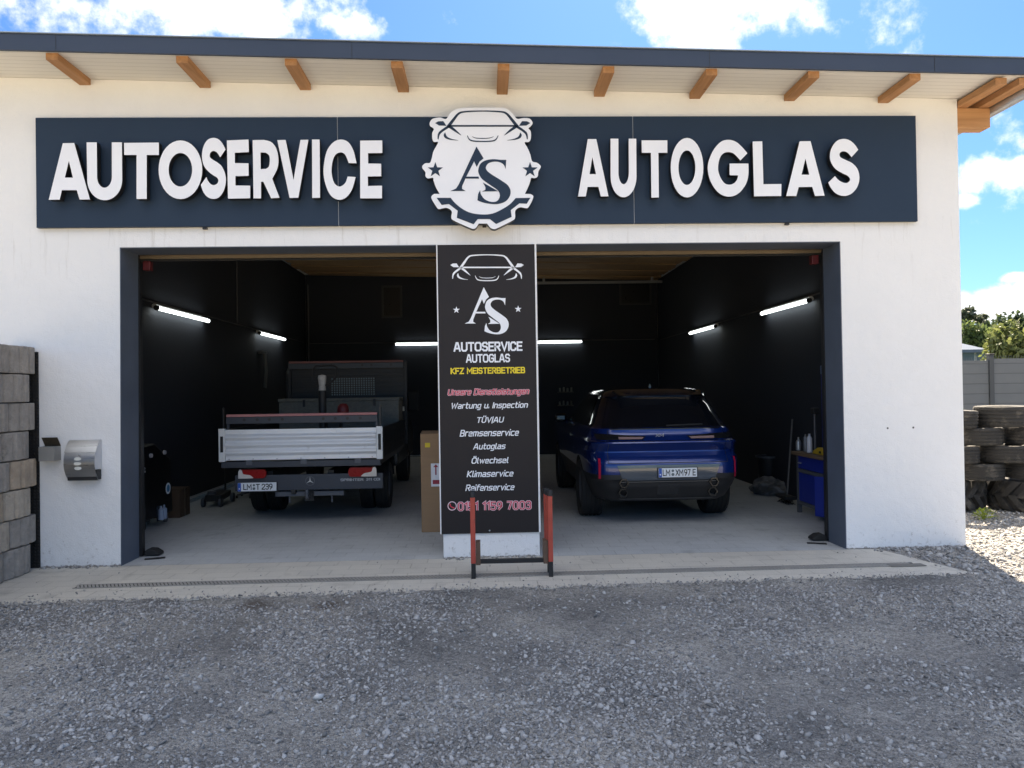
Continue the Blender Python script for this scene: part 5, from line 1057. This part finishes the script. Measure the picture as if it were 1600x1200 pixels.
MB().box(ac_[0]-.04, ac_[0]+.10, bY-.0048, bY-.0036, c+.03, c+.08).build('warning_mark', mk('dark_red_print', (.3, .03, .05), .6), lab_)
a, b, c, d = ybox(664, 672, 692, 699, bY); MB().box(a, b, bY-.003, bY-.001, c, d).build('sticker', mk('yellow_sticker', (.70, .52, .03), .6), bx)

# rubber stops at the outer door jambs
for (x, lab, s) in ((-3.60, 'black rubber block and plate on the floor at the left jamb', 1), (3.695, 'black rubber block and plate on the floor at the right jamb', -1)):
    st = thing('rubber_stop', (x, .42, 0), lab, 'door stop', 'rubber blocks at the outer jambs')
    m = MB(); m.prism([(-.09, .012), (.14, .012), (.13, .04), (.05, .075), (-.04, .08), (-.09, .06)], .14, lambda u, v, w: (x+s*u*.7, .42+w, v)); m.build('block', RUBBER, st, bevel=.012)
    MB().obox((x+s*.10, .31, .006), (.10, .035, .003), s*.35).build('plate', BLACKM, st)

# ================================================================== WORKSHOP THINGS, RIGHT BAY
wbn = thing('workbench', (4.42, 1.85, 0), 'blue steel workbench with a brown top and an open cupboard door by the right jamb', 'workbench')
BLUE = mk('bench_blue', (.012, .028, .26), .42, 0, .1, 3); BFR = mk('bench_grey', (.085, .09, .10), .5, 0, .1)
wx0, wx1, wy0, wy1 = 4.25, 4.585, 1.05, 2.42; wt_ = .83
MB().box(wx0-.045, wx1, wy0-.03, wy1+.06, wt_-.045, wt_).build('worktop', wood('worktop_wood', (.13, .08, .045), (.20, .13, .075), 1), wbn, bevel=.004)
for yy in (wy0, wy1-.05):
    for xx in (wx0, wx1-.05): MB().box(xx, xx+.05, yy, yy+.05, .002, wt_-.047).build('leg', BFR, wbn)
MB().box(wx0+.004, wx0+.02, wy0+.052, wy1-.052, wt_-.22, wt_-.05).build('drawer', BLUE, wbn, bevel=.004)
MB().box(wx0-.014, wx0+.003, wy1-.16, wy1-.08, wt_-.155, wt_-.14).build('drawer_handle', GALV, wbn); MB().box(wx0-.014, wx0+.003, wy0+.36, wy0+.46, wt_-.155, wt_-.14).build('drawer_handle', GALV, wbn)
MB().box(wx0+.002, wx0+.022, wy0+.052, wy1-.052, wt_-.275, wt_-.225).build('rail', BFR, wbn)
MB().box(wx0+.01, wx1-.06, wy1-.80, wy1-.055, .17, wt_-.28).build('cupboard', BLUE, wbn, bevel=.004); MB().box(wx0+.002, wx0+.022, wy0+.052, wy1-.052, .12, .166).build('rail', BFR, wbn)
m = MB(); m.obox((wx0-.02, wy1-.95, .33), (.16, .008, .25), rad(-60)); m.build('cupboard_door', BLUE, wbn, bevel=.003)
def on_bench(px): 
    a = aX(px, 704, wx0+.12); return a[1]
def lathe_thing(name, prof, c, mat, label, cat, group=None, n=16):
    m = MB(); m.lathe(prof, c, 'Z', n); o = m.build(name, mat, None, smooth=True); o.data.transform(Matrix.Translation(-Vector(c))); o.location = c; return tag(o, label, cat, group)
bxx = wx0+.10
SILB = mk('silver_can', (.45, .46, .47), .35, .6, .1)
lathe_thing('oil_bottle', [(0, 0), (.035, 0), (.037, .10), (.03, .13), (.012, .15), (.012, .18), (0, .18)], (bxx, on_bench(1250), wt_+.001), SILB, 'small silver bottle at the far end of the workbench top', 'bottle')
lathe_thing('spray_can', [(0, 0), (.032, 0), (.033, .17), (.024, .20), (.012, .205), (.012, .235), (0, .235)], (bxx, on_bench(1261), wt_+.001), mk('grey_can', (.16, .16, .17), .35, .4, .3, 18), 'grey spray can standing on the workbench beside the white bottle', 'spray can')
lathe_thing('white_bottle', [(0, 0), (.036, 0), (.036, .19), (.02, .215), (.014, .225), (.014, .25), (0, .25)], (bxx-.01, on_bench(1268.5), wt_+.001), mk('white_plastic', (.62, .63, .68), .4, 0, .04), 'white plastic bottle standing on the workbench', 'bottle')
tl = thing('tool_post', (bxx+.07, on_bench(1268), wt_), 'tall thin black tool with a blunt head standing on the workbench behind the bottles', 'tool')
yy = on_bench(1268); zt_ = aX(1268, 637, bxx+.07)[2]
MB().lathe([(0, wt_+.001), (.07, wt_+.001), (.07, wt_+.02), (.016, wt_+.03), (.014, zt_-.08)], (bxx+.07, yy, 0), 'Z', 14).build('shaft', GREYM, tl, smooth=True); MB().box(bxx+.03, bxx+.12, yy-.05, yy+.05, zt_-.08, zt_).build('head', BLACKP, tl, bevel=.015)
yg = thing('yellow_case', (bxx+.05, on_bench(1287), wt_), 'yellow plastic cover lying on the workbench near the jamb', 'case')
m = MB(); y_ = on_bench(1288); m.prism([(-.22, 0), (-.18, .04), (-.05, .09), (.08, .085), (.2, .03), (.24, 0)], .16, lambda u, v, w: (bxx-.05+w, y_-u, wt_+.002+v)); m.build('cover', mk('yellow_plastic', (.62, .40, .03), .45), yg, bevel=.008)
MB().box(bxx-.0512, bxx-.049, y_-.06, y_+.0, wt_+.02, wt_+.05).build('clip', BLACKP, yg)
lc = thing('blue_post', (4.645, 2.48, 0), 'narrow blue steel post on the right wall behind the workbench', 'post')
yq = aX(1288, 600, 4.62)[1]; lc.location.y = yq; ztp = aX(1287, 571, 4.62)[2]
MB().box(4.60, 4.695, yq-.10, yq+.06, .0, ztp-.12).build('column', mk('post_blue', (.015, .035, .26), .4), lc, bevel=.006); MB().box(4.585, 4.695, yq-.08, yq+.05, ztp-.119, ztp).build('top_bracket', mk('pale_blue_paint', (.12, .18, .32), .4), lc, bevel=.01)
br = thing('broom', (4.45, 2.85, 0), 'broom leaning on the right wall beyond the workbench', 'broom')
q0, q1 = gz(1230, 786), aX(1238, 655, 4.62)
MB().tube([(q0[0], q0[1], .10), tuple(q1)], .013, 10).build('handle', mk('grey_handle', (.14, .135, .13), .6), br); MB().box(q0[0]-.10, q0[0]+.06, q0[1]-.20, q0[1]+.20, .07, .12).build('brush_head', BLACKP, br, bevel=.01)
m = MB()
for k in range(60): m.tube([(q0[0]-.08+.12*random.random(), q0[1]-.19+.38*random.random(), .072), (q0[0]-.09+.14*random.random(), q0[1]-.2+.4*random.random(), .004)], .003, 4)
m.build('bristles', mk('dark_bristles', (.03, .025, .02), .9), br)
bn_ = gz(1200, 772)
bi = thing('waste_bin', (bn_[0]+.15, bn_[1]+.25, 0), 'black waste bin against the right wall left of the broom', 'bin')
bX, bYY = bn_[0]+.15, bn_[1]+.35
MB().lathe([(0, .002), (.15, .002), (.19, .56), (.20, .57), (.185, .57), (.15, .03), (0, .02)], (bX, bYY, 0), 'Z', 24).build('bucket', BLACKP, bi, smooth=True); MB().lathe([(.186, .555), (.207, .555), (.207, .585), (.186, .585)], (bX, bYY, 0), 'Z', 24, closed=True).build('rim', GREYM, bi)
# crumpled bag on the floor before the bin
bm = bmesh.new(); bmesh.ops.create_icosphere(bm, subdivisions=4, radius=.24)
for v in bm.verts:
    n_ = v.co.normalized(); k = 1+.22*math.sin(5*n_.x+3*n_.y)*math.sin(4*n_.z+2*n_.y+1)+.10*math.sin(13*n_.x-7*n_.z)*math.cos(11*n_.y); v.co = Vector((n_.x*.30*k, n_.y*.24*k, max(-.0, n_.z*.17*k+.09)))
me = bpy.data.meshes.new('plastic_bag'); bm.to_mesh(me); bm.free(); me.materials.append(mk('grey_bag', (.13, .125, .12), .45, 0, .4, 12, .6, 20)); bag = bpy.data.objects.new('plastic_bag', me); COL.objects.link(bag); bag.location = (bn_[0]+.05, bn_[1]-.05, .002)
tag(bag, 'crumpled grey bag on the floor in front of the black waste bin', 'bag')
# shelf with jars on the back wall, and a cable coil
sh = thing('wall_shelf', (at(882, 600, 12.3)[0], 12.4, 1.5), 'small shelf of jars on the back wall left of the blue car', 'shelf')
for py in (612, 633): a, b, c, d = ybox(872, 897, py, py+1.5, 12.35); MB().box(a, b, 12.35, 12.55, c, d).build('board', mk('shelf_board', (.10, .095, .085), .7), sh)
JAR = mk('pale_jar', (.20, .195, .17), .5, 0, .3, 14)
for py in (612, 633):
    for k in range(4):
        a = at(875+k*6, py, 12.42); MB().lathe([(0, 0), (.028, 0), (.028, .08+.02*(k % 2)), (.015, .10+.02*(k % 2)), (0, .10+.02*(k % 2))], (a[0], 12.44, a[2]+.002), 'Z', 10).build('jar', JAR, sh, smooth=True)
sp = thing('spring_rack', (at(1064, 598, 12.1)[0], 12.2, 1.9), 'stack of pale brackets on the back wall right of the dark pipe', 'rack')
for k in range(5):
    a, b, c, d = ybox(1060, 1068.5, 584+k*5.4, 587+k*5.4, 12.2); MB().box(a, b, 12.2, 12.55, c, d).build('bracket', mk('pale_bracket', (.26, .24, .19), .6), sp)
# lift rail high across the back of the right bay
a, b = at(836, 442, 11.9), at(1035, 441, 11.9); m = MB(); m.box(a[0], b[0], 11.88, 11.96, a[2]-.03, a[2]+.03); m.box(a[0]+.2, a[0]+.26, 11.9, 11.94, a[2]+.031, 4.62); m.box(b[0]-.3, b[0]-.24, 11.9, 11.94, a[2]+.031, 4.62)
tag(m.build('ceiling_rail', mk('pale_rail', (.30, .31, .32), .4, .5), None), 'metal rail hung under the ceiling at the back of the right bay', 'rail')

# ================================================================== TYRES (right)
def tyre_obj(name, R, Wd, rim, label, loc, tilt=(0, 0, 0), group='tyres stacked beside the garage', seed=0):
    m = MB(); rr_ = random.Random(seed); n = 72
    pr = tyre_mesh(R, Wd, rim); nj = len(pr)
    m.lathe(pr + [(rim-.012, Wd*.36), (rim-.012, -Wd*.36)], (0, 0, 0), 'Z', n, closed=True, mod=lambda k, j: (-.007 if (k+((j//4) % 2)) % 2 and 4 <= j < nj-4 and (j < 8 or j > nj-9) else 0))
    o = m.build(name, TYRE, None, smooth=True, angle=25); o.location = loc; o.rotation_euler = tilt; return tag(o, label, 'tyre', group)
TYY = 2.25
def txc(px, Y=TYY): return at(px, 680, Y)[0]
LV = [(.42, .655), (.655, .885), (.885, .1 + 1.03), (1.13, 1.40)]
for (px, z0, z1, R, dy, tl_, lab) in ((1489, 1.13, 1.37, .33, .05, (.02, .05, 0), 'worn tyre at the left end of the top layer, half hidden by the wall corner'), (1565, 1.135, 1.41, .335, 0, (.01, -.01, 0), 'widest tyre lying on top of the stack'),
        (1528, .892, 1.125, .335, .06, (0, .0, 1), 'tyre under the topmost one, cut off by the wall corner'), (1608, .885, 1.12, .335, -.05, (.03, .02, 2), 'tyre with a herringbone tread second from the top at the right'),
        (1489, .655, .885, .33, .03, (.02, .02, 1), 'dark tyre in the middle layer, almost hidden behind the wall corner'), (1567, .655, .885, .335, -.02, (0, .015, .4), 'tyre in the middle layer of the stack, its left rim edge lit'),
        (1528, .425, .65, .335, .05, (0, -.015, 2), 'tyre resting on the two tractor tyres beside the wall corner'), (1606, .425, .655, .33, -.06, (.02, .03, .3), 'small worn tyre leaning low at the right end of the stack'),
        (1648, 1.10, 1.36, .33, .05, (.02, 0, .2), 'tyre on the top layer at the right end'), (1645, .66, .88, .33, .05, (0, .0, .3), 'tyre in the middle layer at the right end')):
    R_ = R; tyre_obj('stacked_tyre', R_, z1-z0, .205, lab, (txc(px), TYY+dy, (z0+z1)/2), tl_, seed=px)
def tractor(loc, rz, label, R=.62, Wd=.42):
    m = MB(); h = Wd/2; n = 60
    pr = [(.30, -h*.6), (.33, -h*.85), (R*.80, -h), (R*.87, -h*.94), (R*.90, -h*.8), (R*.905, 0), (R*.90, h*.8), (R*.87, h*.94), (R*.80, h), (.33, h*.85), (.30, h*.6)]
    m.lathe(pr, (0, 0, 0), 'Z', n, closed=True)
    nl = 18
    for k in range(nl):
        for s in (-1, 1):
            a0 = 2*math.pi*(k+(.5 if s > 0 else 0))/nl; sw = .30; vs = []
            for t in range(5):
                u = t/4; zc = s*h*(-.08+1.02*u); a = a0+sw*u; hwid = .062
                for dr_, dw in ((R*.88, -hwid), (R*.88, hwid), (R*(1.0-.03*(u > .9)), hwid*.8), (R*(1.0-.03*(u > .9)), -hwid*.8)):
                    aa = a+dw/R; vs.append((dr_*math.cos(aa), dr_*math.sin(aa), zc))
            fs = []
            for t in range(4):
                for q in range(4): fs.append((t*4+q, t*4+(q+1) % 4, t*4+4+(q+1) % 4, t*4+4+q))
            fs += [(0, 1, 2, 3), (19, 18, 17, 16)]; m.add(vs, fs)
    o = m.build('tractor_tyre', TYRE, None, smooth=True, angle=30); o.location = loc; o.rotation_euler = (0, 0, rz); return tag(o, label, 'tyre', 'tractor tyres under the stack')
tractor((at(1620, 780, 2.35)[0], 2.35, .205), .1, 'big lugged tractor tyre lying under the right end of the tyre stack')
tractor((at(1462, 770, 2.75)[0], 2.75, .205), .5, 'big lugged tractor tyre lying under the stack behind the wall corner')

# ---- weed
wd = thing('weed', (gz(1537, 812)[0], gz(1537, 812)[1], 0), 'small yellow-green weed growing in the gravel before the tractor tyre', 'weed')
m = MB(); wr = random.Random(3); c = gz(1537, 812)
for k in range(150):
    a = wr.uniform(0, 6.28); r = wr.uniform(0, .13); z = wr.uniform(.01, .17)*(1-r*4); s = wr.uniform(.014, .030); d = Vector((math.cos(a), math.sin(a), wr.uniform(.1, .9))).normalized(); sd2 = Vector((-math.sin(a), math.cos(a), 0))
    b = Vector((c[0]+r*math.cos(a), c[1]+r*math.sin(a), max(.004, z))); m.add([b, b+d*s+sd2*s*.5, b+d*s*2.2, b+d*s-sd2*s*.5], [(0, 1, 2, 3)])
m.build('leaves', leafmat('weed_leaf', (.26, .34, .035), (.40, .46, .07)), wd, recalc=False)
m = MB()
for k in range(6): m.tube([(c[0], c[1], -.01), (c[0]+wr.uniform(-.05, .05), c[1]+wr.uniform(-.05, .05), .08)], .003, 5)
m.build('stem', mk('weed_stem', (.10, .14, .03), .7), wd)

# ================================================================== FENCE, HOUSE, TREES (right background)
FYY = 6.3; fz = at(1575, 558.5, FYY)[2]
fn = thing('privacy_fence', (9.3, FYY, 0), 'dark grey woven privacy fence with a capped post behind the tyres', 'fence')
FST = boards('grey_privacy_strips', (.12, .128, .13), (.16, .168, .17), .19, 2); FPO = mk('fence_post_grey', (.055, .06, .063), .5)
xp = at(1548, 600, FYY)[0]; posts = [xp-2.52, xp, xp+2.52, xp+5.04, xp+7.56]
for i, x in enumerate(posts):
    po = MB().box(x-.045, x+.045, FYY-.045, FYY+.045, -.02, fz+.05).build('post', FPO, fn, bevel=.004); MB().box(x-.06, x+.06, FYY-.06, FYY+.06, fz+.051, fz+.075).build('cap', BLACKP, po, bevel=.01)
    if i < 4:
        dz = -.03 if i == 0 else 0
        MB().box(x+.046, posts[i+1]-.046, FYY-.012, FYY+.012, .03, fz+dz-.02).build('screen_panel', FST, fn)
        m = MB(); k = x+.07
        while k < posts[i+1]-.06: m.tube([(k, FYY+.016, .03), (k, FYY+.016, fz+dz+.04)], .003, 5); k += .05
        for q in range(11): m.tube([(x+.05, FYY+.021, .1+q*.2), (posts[i+1]-.05, FYY+.021, .1+q*.2)], .003, 5)
        m.build('wire_mesh', GREYM, fn)
# house
HY = 36.0
he = at(1520, 546, HY); hr = at(1508, 521.5, HY+4)
hs = thing('bungalow', (he[0]-4, HY+4, 0), 'cream bungalow with a blue-grey hipped roof beyond the fence', 'house')
hx1 = at(1543, 548, HY)[0]; hx0 = hx1-11; zeav = he[2]; zr = hr[2]
MB().box(hx0+.5, hx1-.5, HY+.5, HY+7.5, -.05, zeav).build('wall', mk('cream_render', (.80, .75, .60), .9, 0, .06), hs)
MB().add([(hx0, HY, zeav), (hx1, HY, zeav), (hx1, HY+8, zeav), (hx0, HY+8, zeav), (hx0+2.8, HY+4, zr), (hx1-1.55, HY+4, zr), (hx0, HY, zeav-.18), (hx1, HY, zeav-.18), (hx1, HY+8, zeav-.18), (hx0, HY+8, zeav-.18)],
         [(0, 1, 5, 4), (1, 2, 5), (2, 3, 4, 5), (3, 0, 4), (6, 7, 1, 0), (7, 8, 2, 1), (8, 9, 3, 2), (9, 6, 0, 3), (9, 8, 7, 6)]).build('roof', boards('slate_tiles', (.10, .125, .17), (.14, .165, .21), .3, 1, .05), hs)
for px in (1512, 1534):
    wx_ = at(px, 556, HY+.5)[0]; wz = at(px, 555, HY+.5)[2]
    w_ = MB().box(wx_-.45, wx_+.45, HY+.46, HY+.497, wz-.55, wz+.45).build('window', mk('white_frame', (.7, .7, .7), .5), hs); MB().box(wx_-.36, wx_+.36, HY+.44, HY+.457, wz-.46, wz+.36).build('pane', mk('house_glass', (.10, .12, .14), .1), w_)
BARK = mk('bark', (.075, .058, .042), .95, 0, .3, 8, .6, 20)
def tree(loc, H, crown, lm, label, seed, nleaf, leaf, name='tree', gaps=.0, group='trees beyond the fence', trunk=True):
    """crown: list of (dx, dy, z, rx, rz) clumps"""
    R_ = np.random.default_rng(seed); t = thing(name, loc, label, 'tree', group); L0 = Vector(loc)
    m = MB(); top = max(c[2] for c in crown)
    m.tube([L0+Vector((0, 0, -.2)), L0+Vector((.02*H, 0, H*.3)), L0+Vector((-.01*H, .01*H, top))], [H*.028, H*.02, H*.006], 9)
    for c in crown:
        m.tube([L0+Vector((0, 0, max(H*.15, c[2]*.55))), L0+Vector((c[0]*.5, c[1]*.5, c[2]*.85)), L0+Vector((c[0], c[1], c[2]))], [H*.012, H*.008, H*.003], 6)
    m.build('trunk', BARK, t)
    tot = sum(c[3]**2*c[4] for c in crown); vs = []; fs = []
    for c in crown:
        # leaf sprays gathered in sub-clumps so that gaps stay open
        nsub = max(6, int(26*(c[3]/max(q[3] for q in crown)))); sub = R_.normal(size=(nsub, 3)); sub /= np.linalg.norm(sub, axis=1)[:, None]; sub *= (R_.uniform(.35, 1.0, nsub)**.6)[:, None]
        nl = int(nleaf*c[3]**2*c[4]/tot); ci = R_.integers(0, nsub, nl); p = sub[ci] + R_.normal(size=(nl, 3))*.20
        p = p*np.array([c[3], c[3], c[4]]) + np.array([c[0], c[1], c[2]]) + np.array(L0)
        ax = R_.normal(size=(nl, 3)); ax /= np.linalg.norm(ax, axis=1)[:, None]; bx_ = np.cross(ax, R_.normal(size=(nl, 3))); bx_ /= np.linalg.norm(bx_, axis=1)[:, None]
        s = leaf*R_.uniform(.6, 1.3, nl)[:, None]
        q = np.stack([p-ax*s, p+bx_*s*.55, p+ax*s, p-bx_*s*.55], 1).reshape(-1, 3); b = len(vs); vs += q.tolist(); fs += [(b+4*i, b+4*i+1, b+4*i+2, b+4*i+3) for i in range(nl)]
    mm = MB(); mm.add(vs, fs); mm.build('crown', lm, t, recalc=False); return t
LF1 = leafmat('leaf_yellow_green', (.10, .13, .035), (.20, .22, .07)); LF2 = leafmat('leaf_dark_green', (.055, .085, .035), (.11, .14, .06)); LF3 = leafmat('leaf_mid_green', (.075, .11, .035), (.15, .19, .065)); LF4 = leafmat('leaf_grey_green', (.075, .09, .06), (.14, .155, .10))
def spot(px, Y): return at(px, 600, Y)[0]
def zat(px, py, Y): return at(px, py, Y)[2]
def bushy(px, Y, top, w, lm, label, seed, n, leaf, bot=0.5):
    zt = zat(px, top, Y); sc = Y+7.95; rw_ = w*sc/1200; H = zt
    cr = [(0, 0, H*.72, rw_*.62, H*.26), (-rw_*.5, .2, H*.58, rw_*.5, H*.24), (rw_*.5, -.2, H*.60, rw_*.5, H*.25), (rw_*.15, .3, H*.86, rw_*.36, H*.13), (-rw_*.3, -.3, H*.40, rw_*.45, H*.2), (rw_*.4, .1, H*.36, rw_*.5, H*.2)]
    return tree((spot(px, Y), Y, 0), H, cr, lm, label, seed, n, leaf)
bushy(1578, 22, 501, 44, LF1, 'yellow-green bushy tree close behind the fence at the right edge', 1, 5200, .12)
bushy(1640, 24, 505, 40, LF1, 'yellow-green tree just beyond the right edge of the picture', 8, 1500, .16)
bushy(1524, 60, 503, 30, LF3, 'mid green tree right behind the roof of the cream bungalow', 2, 3600, .24)
bushy(1500, 62, 508, 26, LF3, 'green tree at the wall corner behind the cream bungalow', 9, 1500, .26)
H = zat(1521, 476, 75); k = 83/1200
tree((spot(1520, 75), 75, 0), H, [(-.3, 0, H*.90, 14*k, 9*k), (14*k, 0, H*.84, 10*k, 6*k), (-14*k, 0, H*.80, 9*k, 8*k), (22*k, .5, H*.88, 7*k, 3.5*k), (2*k, 0, H*.70, 12*k, 8*k)], LF4, 'tall thin-crowned tree rising above the others left of the hill', 5, 1500, .26, 'tree')
for i, (px, top, w, Y) in enumerate(((1562, 494, 26, 95), (1590, 488, 26, 100), (1615, 486, 26, 104), (1540, 503, 20, 92))):
    bushy(px, Y, top, w, LF2, ('dark tree on the rise between the tall tree and the yellow-green one', 'dark tree crowning the hill at the right edge', 'dark tree on the hill beyond the right edge of the picture', 'lowest dark tree on the slope above the bungalow roof')[i], 20+i, 2600, .40)

# ================================================================== GRAVEL STONES
t_ = (1+5**.5)/2
ICO = np.array([(-1, t_, 0), (1, t_, 0), (-1, -t_, 0), (1, -t_, 0), (0, -1, t_), (0, 1, t_), (0, -1, -t_), (0, 1, -t_), (t_, 0, -1), (t_, 0, 1), (-t_, 0, -1), (-t_, 0, 1)], float); ICO /= np.linalg.norm(ICO[0])
IF = np.array([(0, 11, 5), (0, 5, 1), (0, 1, 7), (0, 7, 10), (0, 10, 11), (1, 5, 9), (5, 11, 4), (11, 10, 2), (10, 7, 6), (7, 1, 8), (3, 9, 4), (3, 4, 2), (3, 2, 6), (3, 6, 8), (3, 8, 9), (4, 9, 5), (2, 4, 11), (6, 2, 10), (8, 6, 7), (9, 8, 1)])
def stones(name, P, R, mat):
    n = len(P); A = RNG.normal(size=(n, 3, 3)); Q, _ = np.linalg.qr(A)
    sc = np.stack([R*RNG.uniform(.8, 1.35, n), R*RNG.uniform(.7, 1.1, n), R*RNG.uniform(.4, .75, n)], 1)
    V = ICO[None]*(1+RNG.uniform(-.45, .30, (n, 12, 1))); V = V*sc[:, None, :]
    ti = RNG.normal(size=(n, 2))*.35; az = RNG.uniform(0, 6.283, n); c, s = np.cos(az), np.sin(az)
    x, y, z = V[..., 0], V[..., 1], V[..., 2]; x, y = x*c[:, None]-y*s[:, None], x*s[:, None]+y*c[:, None]; z = z + x*ti[:, :1] + y*ti[:, 1:]
    V = np.stack([x, y, z], -1) + P[:, None, :]
    F = (IF[None]+12*np.arange(n)[:, None, None]).reshape(-1, 3)
    me = bpy.data.meshes.new(name); me.vertices.add(n*12); me.vertices.foreach_set('co', V.reshape(-1).astype(np.float32)); nf = len(F)
    me.loops.add(nf*3); me.loops.foreach_set('vertex_index', F.reshape(-1).astype(np.int32)); me.polygons.add(nf); me.polygons.foreach_set('loop_start', np.arange(0, nf*3, 3, dtype=np.int32)); me.update(calc_edges=True); me.validate()
    me.materials.append(mat); o = bpy.data.objects.new(name, me); COL.objects.link(o); return o
STONE = mk('crushed_stone', (.335, .325, .31), .9, 0, .15, 30, .3, 150, island=.5, spec=.3)
def paved(x, y):
    fr = -1.385 + (x+4.06)*.0236; return (y > fr) & (y < 20) & (x > -4.7) & (x < 4.43-(y+1.185)*.29)
n = 150000
x = RNG.uniform(-5.6, 7.6, n); y = -1.0 - 3.9*RNG.uniform(0, 1, n)**1.0
trk = sum(np.exp(-((x-c-.12*np.sin(1.1*y))/.16)**2) for c in (-3.15, -1.75, 1.45, 3.0))
den = .62-.5*trk+.42*np.sin(.9*x+1.3)*np.sin(1.2*y+.4)+.3*np.sin(2.3*x-1.7*y)+.25*np.sin(4.1*x+3*y+2)
keep = (RNG.uniform(0, 1, n) < np.clip(den, .12, 1)) & ~paved(x, y) & ((x > -4.62))
x, y = x[keep], y[keep]; r = np.clip(RNG.lognormal(math.log(.0082), .42, len(x)), .0035, .024)
P = np.stack([x, y, yard_h(x, y)+r*.15], 1)
# strip beside and behind the right-hand corner
n2 = 16000; x2 = RNG.uniform(4.2, 8.6, n2); y2 = RNG.uniform(-1.3, 3.4, n2); k2 = ~paved(x2, y2) & ~((x2 < 5.06) & (y2 > 0)); x2, y2 = x2[k2], y2[k2]; r2 = np.clip(RNG.lognormal(math.log(.013), .4, len(x2)), .006, .04)
P2 = np.stack([x2, y2, yard_h(x2, y2)+r2*.2], 1)
# loose stones strayed on to the paving edge and along the wall foot
n3 = 2600; x3 = RNG.uniform(-4.3, 4.4, n3); y3 = -1.385+(x3+4.06)*.0236+RNG.normal(.0, .045, n3)+np.where(RNG.uniform(0, 1, n3) < .12, np.abs(RNG.normal(0, .18, n3)), 0); r3 = np.clip(RNG.lognormal(math.log(.006), .4, n3), .003, .014); P3 = np.stack([x3, y3, r3*.4+.004], 1)
n4 = 260; x4 = np.concatenate([RNG.uniform(4.0, 5.0, 150), RNG.uniform(-.44, .55, 60), RNG.uniform(-4.5, -3.72, 50)]); y4 = -np.abs(RNG.normal(0, .03, n4))-.012; y4[:150] -= np.abs(RNG.normal(0, .05, 150)); r4 = RNG.uniform(.005, .018, n4); P4 = np.stack([x4, y4, r4*.35], 1)
n5 = 60; x5 = RNG.uniform(-4, 4, n5); y5 = RNG.uniform(-1.2, -.05, n5); r5 = RNG.uniform(.004, .010, n5); P5 = np.stack([x5, y5, r5*.4], 1)
tag(stones('gravel', np.concatenate([P, P2, P3, P4, P5]), np.concatenate([r, r2, r3, r4, r5]), STONE), 'loose grey crushed stone lying over the yard', 'gravel', kind='stuff')
n6 = 90; x6 = RNG.uniform(-4.5, 5, n6); y6 = RNG.uniform(-4.6, -1.5, n6); r6 = RNG.uniform(.004, .011, n6)
P6 = np.stack([x6, y6, yard_h(x6, y6)+.006], 1); q = gz(498, 1092); P6[0] = (q[0], q[1], .012); r6[0] = .034
tag(stones('pale_pebbles', P6, r6, mk('white_pebble', (.62, .60, .57), .8, 0, .15, 20)), 'scattered white pebbles and chips among the grey gravel', 'pebbles', kind='stuff')
